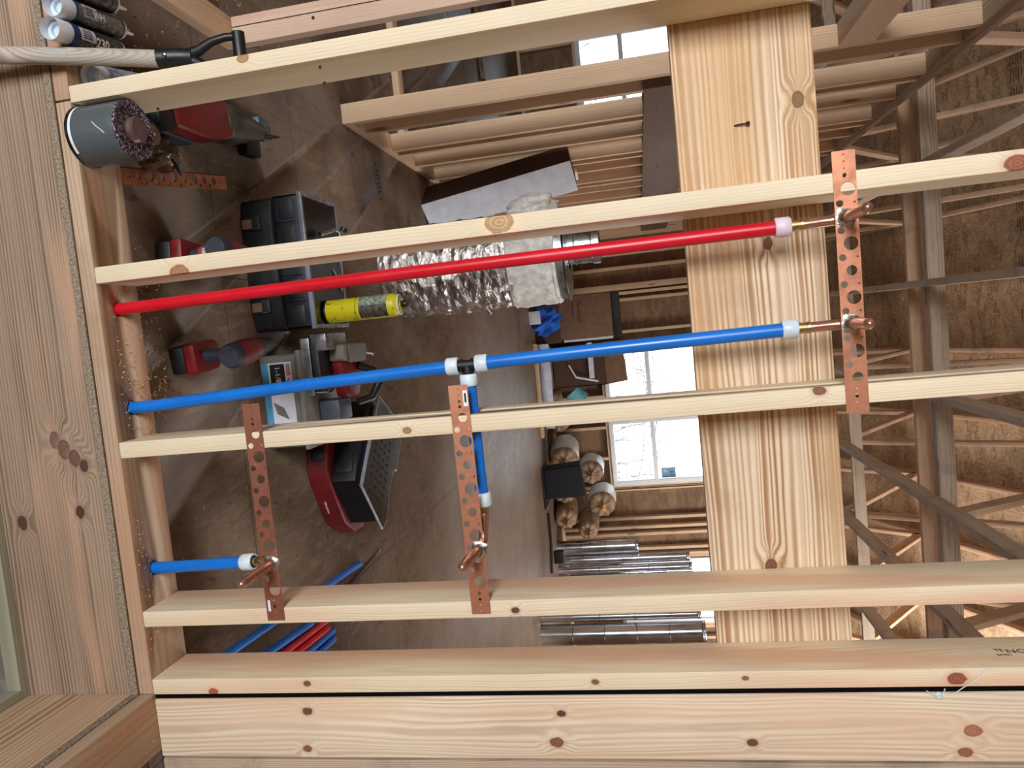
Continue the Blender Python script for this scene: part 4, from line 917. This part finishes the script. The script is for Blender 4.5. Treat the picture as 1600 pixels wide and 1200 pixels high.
wbx = empty('long_carton', (-.60, 3.04, 0), (Matrix.Rotation(-.15, 3, 'Y') @ Matrix.Rotation(radians(40), 3, 'Z')), label='tall narrow carton leaning left, brown on one face and white on the other', cat='box')
box('carton_side', -.10, .10, -.1, .1, .0, .94, M_['carddk'], wbx, bev=.002)
box('carton_side', .1005, .1015, -.1, .1, .0, .94, M_['paper'], wbx, bev=0)
box('carton_side', -.1, .1015, -.1015, -.1005, .0, .94, M_['paper'], wbx, bev=0)
box('carton_side', -.1015, -.1005, -.1015, .1, .0, .94, M_['carddk'], wbx, bev=0)
MB().lathe([(.030, 0), (.036, 0), (.036, .0005), (.030, .0005)], frame((-.1022, .0, .62), (0, 1, 0), (0, 0, 1)), 24).build('round_mark', M_['ink'], wbx)
wbd = lumber('foam_board', (-.66, 3.40, .01), (-.775, 3.44, .93), .26, .02, (0, 1, 0), M_['paper'], bev=.001); tagp(wbd, 'pale foam board leaning on the left partition behind the long carton', 'board')

# ------------------------------------------------------------------ far end clutter
fc = empty('flat_carton', (.13, 7.42, .0), RZ(.02).to_3x3(), label='large flat brown carton with black edge, standing by the far wall', cat='box')
box('carton_body', -.26, .26, -.08, .08, .30, .93, M_['card'], fc, bev=.004)
box('black_edge', -.265, .265, -.085, .085, .93, 1.03, M_['black'], fc, bev=.004)
box('white_edge', .262, .29, -.08, .07, .33, .92, M_['paper'], fc, bev=.002)
text('lettering', 'Products', .07, M_['ink'], frame((-.19, -.0815, .52), (1, .0, 0), (0, 0, 1)), fc)
text('lettering', 'home comfort', .035, M_['ink'], frame((-.19, -.0815, .46), (1, .0, 0), (0, 0, 1)), fc)
st_ = box('storage_crate', -.20, .42, 7.30, 7.56, .0, .299, M_['carddk'], bev=.01); tagp(st_, 'low dark brown crate under the large flat carton', 'box')
me = bpy.data.meshes.new('cloth'); bm = bmesh.new(); bmesh.ops.create_icosphere(bm, subdivisions=4, radius=1)
for v in bm.verts:
    n = v.co.normalized(); k = 1+.25*sin(6*n.x+3*n.z)*sin(5*n.y+2*n.z)+.1*sin(15*n.x+9*n.z); v.co = Vector((n.x*.16*k, n.y*.10*k, n.z*.17*k+.16))
bm.to_mesh(me); bm.free(); o = link('blue_cloth', me, plain('bright_blue_cloth', (30, 104, 214), .8, 0, .25, 9, .8), None, T_(.14, 7.12, .0), 50); tagp(o, 'crumpled bright blue cloth in front of the dark crate', 'cloth')
o = box('paper_stack', .02, .17, 6.90, 7.0, .0, .12, M_['paper'], bev=.004); tagp(o, 'small pale pad of papers beside the blue cloth', 'paper')
q = MB(); q.sweep([(.42, 7.24, .08), (.8, 7.20, .08), (1.42, 7.12, .08)], [.075, .08, .07], 20); o = q.build('insulation_roll', plain('pale_blue_white_wrap', (196, 206, 226), .6, 0, .12, 8, .6)); tagp(o, 'long white wrapped roll lying on the floor along the far wall', 'roll')
o = lumber('floor_plank', (.40, 7.03, .02), (1.5, 6.93, .02), .13, .035, (0, 1, 0), M_['pine_far']); tagp(o, 'short plank on the floor in front of the white roll', 'plank')
q = MB(); q.box(.46, 1.02, 7.34, 7.70, .162, .168)
ocb = empty('open_carton', (.72, 7.55, .0), label='open dark carton with raised flaps under the left far window', cat='box')
q = MB(); q.box(-.25, .25, -.18, -.17, .16, .80); q.box(-.25, -.24, -.18, .18, .16, .80); q.box(.24, .25, -.18, .18, .16, .80); q.box(-.25, .25, .17, .18, .16, .80); q.box(-.25, .25, -.18, .18, .16, .17); q.build('carton_body', M_['carddk'], ocb)
q = MB(); q.prism([(-.25, .80), (.25, .80), (.22, 1.05), (-.18, 1.02)], 0, .006, frame((0, -.175, 0), (1, 0, 0), (0, 0, 1))); q.build('flap', M_['card'], ocb)
q = MB(); q.box(-.27, .16, -.22, -.20, .60, .66); q.build('packing_strip', M_['paper'], ocb)
q = MB(); q.sweep([(-.02, -.2, .36), (.13, -.24, .44), (.2, -.2, .70)], .012, 8); q.build('white_strap', M_['white'], ocb)
o = box('shelf_base', .45, .97, 7.36, 7.74, .0, .158, M_['card'], bev=.005); tagp(o, 'low cardboard tray under the open carton', 'box')
q = MB(); q.lathe([(.0001, 0), (.11, 0), (.13, .16), (.135, .165), (.12, .165), (.11, .02)], None, 30); o = q.build('teal_tub', plain('teal_plastic', (120, 200, 214), .4), None, T_(1.04, 7.47, .36) @ Matrix.Rotation(.9, 4, 'Y') @ T_(0, 0, 0)); tagp(o, 'pale teal tub tipped on its side on the brown paper sack', 'tub')
q = MB().lathe([(.0001, 0), (.10, 0), (.11, .03), (.10, .22), (.0001, .24)], None, 26); o = q.build('paper_sack', M_['kraft'], None, T_(1.09, 7.49, .0)); tagp(o, 'brown paper sack beside the cardboard tray, under the teal tub', 'sack')

def bag(x, y, z, r, L, az, label, mat_side='plastic_w', face='kraft'):
    d = Vector((sin(az), -cos(az), 0)); t = empty('insulation_bag', (x, y, z), label=label, cat='bag', group='insulation bags piled at the far wall')
    Mx = Matrix.Identity(4) @ (d).to_track_quat('Z', 'Y').to_matrix().to_4x4()
    n = 40; prof = [(.02, -L/2), (r*.7, -L/2+.02), (r*.97, -L/2+.07), (r, -L/4), (r*1.0, L/4), (r*.97, L/2-.07)]
    vs = []; fs = []
    for j, (rr, zz) in enumerate(prof):
        for i in range(n):
            a = 2*pi*i/n; k = 1+.03*sin(a*5+j*2+x*9)+.012*sin(a*11+j); vs.append((rr*k*cos(a), rr*k*sin(a), zz))
    for j in range(len(prof)-1):
        for i in range(n): fs.append((j*n+i, j*n+(i+1) % n, (j+1)*n+(i+1) % n, (j+1)*n+i))
    MB().add(vs, fs).build('wrap', M_[mat_side], t, Mx, smooth=60)
    vs = []; fs = []; prof = [(r*.97, L/2-.07), (r*.86, L/2-.015), (r*.6, L/2-.005), (r*.3, L/2-.01), (r*.1, L/2+.015), (.002, L/2+.01)]
    for j, (rr, zz) in enumerate(prof):
        for i in range(n):
            a = 2*pi*i/n; k = 1+.07*sin(a*8+x*7)*min(1, j)+.03*sin(a*19); vs.append((rr*k*cos(a), rr*k*sin(a), zz+.008*sin(a*8+x*7)*(j in (2, 3))))
    for j in range(len(prof)-1):
        for i in range(n): fs.append((j*n+i, j*n+(i+1) % n, (j+1)*n+(i+1) % n, (j+1)*n+i))
    MB().add(vs, fs).build('gathered_end', M_[face], t, Mx, smooth=60)
    tw = MB(); tw.sweep([(0, 0, L/2), (.02, .015, L/2+.04), (.05, .02, L/2+.05)], [.02, .03, .012], 8); tw.sweep([(0, 0, L/2), (-.02, .025, L/2+.03), (-.05, .04, L/2+.04)], [.018, .022, .008], 8); tw.build('twisted_tail', plain('orange_tie', (206, 150, 76), .6) if 'topmost' in label else M_['kraft'], t, Mx, smooth=50)
    return t
bag(1.38, 7.68, .155, .145, .36, .1, 'insulation bag half hidden behind the third stud')
bag(1.80, 7.56, .19, .18, .46, .35, 'insulation bag left of the black tote')
bag(2.20, 7.58, .158, .150, .46, .45, 'insulation bag on the floor just right of the black tote', face='kraft')
bag(2.54, 7.56, .148, .140, .46, .35, 'brown insulation bag on the floor, left one of the dark pair', 'kraft')
bag(2.70, 7.56, .41, .125, .46, .3, 'brown insulation bag wedged beside the short duct pipe', 'kraft')
bag(2.02, 7.60, .50, .155, .40, .2, 'insulation bag resting above and behind the black tote')
bag(2.42, 7.60, .60, .172, .40, .25, 'topmost insulation bag with an orange tie, under the window corner')
tt_ = MB(); tt_.add([(-.19, -.14, 0), (.17, -.14, 0), (.17, .14, 0), (-.19, .14, 0), (-.23, -.18, .46), (.14, -.18, .50), (.22, .18, .42), (-.22, .18, .44)], [(0, 3, 2, 1), (4, 5, 6, 7), (0, 1, 5, 4), (1, 2, 6, 5), (2, 3, 7, 6), (3, 0, 4, 7)])
t = empty('black_tote', (2.02, 6.85, 0), label='black fabric tote standing in front of the insulation bags', cat='bag')
tt_.build('body', plain('black_fabric', (18, 20, 28), .8, 0, .2, 40), t, bev=.04, seg=3); MB().box(-.2, .26, -.2, .2, 0, .02).build('rim', M_['black'], t, bev=.008)
o = MB().sweep([(2.36, 6.80, .02), (2.72, 6.70, .03), (3.02, 6.62, .02)], .016, 8).build('floor_squeegee', M_['black']); tagp(o, 'thin black bar lying on the floor before the duct pipes', 'tool')
o = box('black_block', 2.80, 2.94, 6.70, 6.80, .045, .16, M_['black'], bev=.01); tagp(o, 'small black block standing over the bar on the floor', 'block')

def duct(x, y, r, h, label, grp, a0=-pi*1.05, a1=.05, seams=()):
    t = empty('duct_pipe', (x, y, 0.0), label=label, cat='duct pipe', group=grp)
    q = MB(); n = 26; q.lathe([(r, 0), (r, h)], None, n, a0=a0, a1=a1); q.lathe([(r-.002, 0), (r-.002, h)], None, n, a0=a0, a1=a1); q.lathe([(r-.002, h), (r, h)], None, n, a0=a0, a1=a1); q.build('sheet', M_['sheetm'], t, smooth=50)
    c = MB(); c.lathe([(r+.001, h-.04), (r+.004, h-.03), (r+.001, h-.02), (r+.003, h-.01), (r-.001, h)], None, n, a0=a0, a1=a1); c.build('crimped_end', M_['steel'], t, smooth=30)
    for z in seams: MB().lathe([(r+.0006, z), (r+.003, z+.003), (r+.0006, z+.006)], None, n, a0=a0, a1=a1).build('rib', M_['steeldk'], t, smooth=40)
    MB().sweep([(r*cos(a0), r*sin(a0), 0), (r*cos(a0), r*sin(a0), h)], .004, 6).build('lock_seam', M_['steeldk'], t)
    return t
duct(2.975, 7.40, .085, 1.0, 'short galvanised duct pipe, lower than its neighbours beside the brown bags', 'galvanised duct pipes', seams=(.3, .6))
duct(3.135, 7.40, .060, 1.60, 'tall galvanised duct pipe next to the short one', 'galvanised duct pipes', seams=(.8,))
duct(3.243, 7.34, .046, 1.62, 'tall galvanised duct pipe, middle of the narrow trio', 'galvanised duct pipes', seams=(.5, 1.1))
duct(3.335, 7.30, .042, 1.63, 'narrow tall galvanised duct pipe nearest the fourth stud', 'galvanised duct pipes', seams=(.4, .8, 1.2))
duct(3.17, 5.72, .045, 1.60, 'thin curved duct sheet just right of the fourth stud', 'galvanised duct sheets', seams=(.6, .95, 1.3))
duct(3.335, 5.68, .10, 1.63, 'wide curved duct sheet filling the gap beside the fifth stud', 'galvanised duct sheets', seams=(.32, .64, .96, 1.28))

# loose pipes on the floor, right of the fourth stud
def loose(p0, p1, mat, label, r=.0125, clear=False):
    o = MB().sweep([p0, p1], r, 14).build('loose_pipe', mat, smooth=60); tagp(o, label, 'pipe', 'loose pipes on the floor'); return o
loose((1.03, .20, .0128), (1.11, 1.34, .0128), M_['bluep'], 'loose blue pipe lying farthest left of the floor bundle')
loose((1.10, .22, .0128), (1.165, .86, .0128), M_['bluep'], 'loose blue pipe second from the left of the floor bundle')
loose((1.142, .22, .0128), (1.205, .98, .0128), M_['redpipe'], 'loose red pipe left one of the red pair on the floor')
loose((1.175, .22, .0128), (1.235, .98, .0128), M_['redpipe'], 'loose red pipe right one of the red pair on the floor')
loose((1.215, .22, .0128), (1.262, 1.02, .0128), M_['bluep'], 'loose blue pipe right of the red pair')
loose((1.25, .22, .0128), (1.295, 1.02, .0128), M_['bluep'], 'loose blue pipe lying farthest right of the floor bundle')
loose((1.17, 1.05, .006), (1.13, 1.62, .006), M_['clear'], 'thin clear tube lying beyond the floor bundle', r=.006)

# shavings and sawdust
ch = MB()
def chips(n, fx, fy, z, s=.006, dens=None):
    for k in range(n):
        x = fx(); y = fy(); a = R.uniform(0, 6.28); l = R.uniform(.4, 1.3)*s; w = l*R.uniform(.2, .5); zz = z
        c = Vector((x, y, zz+.0008)); d = Vector((cos(a), sin(a), 0)); e = Vector((-sin(a), cos(a), 0))
        ch.add([c-d*l-e*w, c-e*w*.7+Vector((0, 0, l*.4)), c+d*l-e*w*.5+Vector((0, 0, l*.1)), c+d*l+e*w, c+e*w*.8+Vector((0, 0, l*.45)), c-d*l*.9+e*w], [(0, 1, 4, 5), (1, 2, 3, 4)])
chips(150, lambda: R.uniform(.12, .40), lambda: R.uniform(.03, .135), .038, .004)
chips(110, lambda: R.gauss(.22, .09), lambda: R.uniform(.145, .26), 0, .005)
chips(50, lambda: R.gauss(.05, .06), lambda: R.uniform(.145, .28), 0, .004)
chips(80, lambda: R.uniform(.55, .90), lambda: R.uniform(.01, .05), .038, .0035)
chips(30, lambda: R.uniform(-.05, .12), lambda: R.uniform(.02, .13), .038, .003)
chips(120, lambda: R.uniform(-.80, -.55), lambda: R.uniform(.25, .65), 0, .004)
chips(90, lambda: R.uniform(-.89, -.81), lambda: R.uniform(.3, .75), .038, .004)
chips(120, lambda: R.uniform(-1.3, -.9), lambda: R.uniform(.3, 1.2), 0, .006)
chips(60, lambda: R.uniform(.25, .9), lambda: R.uniform(.15, .6), 0, .003)
chips(60, lambda: R.uniform(-.6, -.3), lambda: R.uniform(.4, .9), 0, .004)
chips(40, lambda: R.uniform(1.0, 1.12), lambda: R.uniform(-.3, -.02), .038, .003)
for k in range(160):
    pass
o = ch.build('wood_shavings', plain('fresh_shavings', (216, 180, 136), .8)); tagp(o, 'drill shavings and sawdust scattered round the plate and floor', 'sawdust', kind='stuff')
gp2 = MB()
for k in range(500):
    x = R.uniform(.1, .95); y = R.uniform(-.5, -.1); s_ = R.uniform(.004, .012); gp2.add([(x+s_*a, y+s_*b, -.585+s_*c) for a, b, c in ((1, 0, 0), (-1, .2, 0), (0, 1, .1), (0, -1, -.1), (.1, .1, .8), (0, 0, -.8))], [(0, 2, 4), (2, 1, 4), (1, 3, 4), (3, 0, 4), (2, 0, 5), (1, 2, 5), (3, 1, 5), (0, 3, 5)])
o = gp2.build('gravel_stones', plain('pebbles', (140, 120, 100), .9)); tagp(o, 'loose gravel on the ground below the rim joist', 'gravel', kind='stuff')
o = MB().sweep([(.33, .68, .003), (.34, .78, .003)], .0018, 6).build('floor_screw', M_['steeldk']); tagp(o, 'long screw lying on the floor right of the grey case', 'screw')
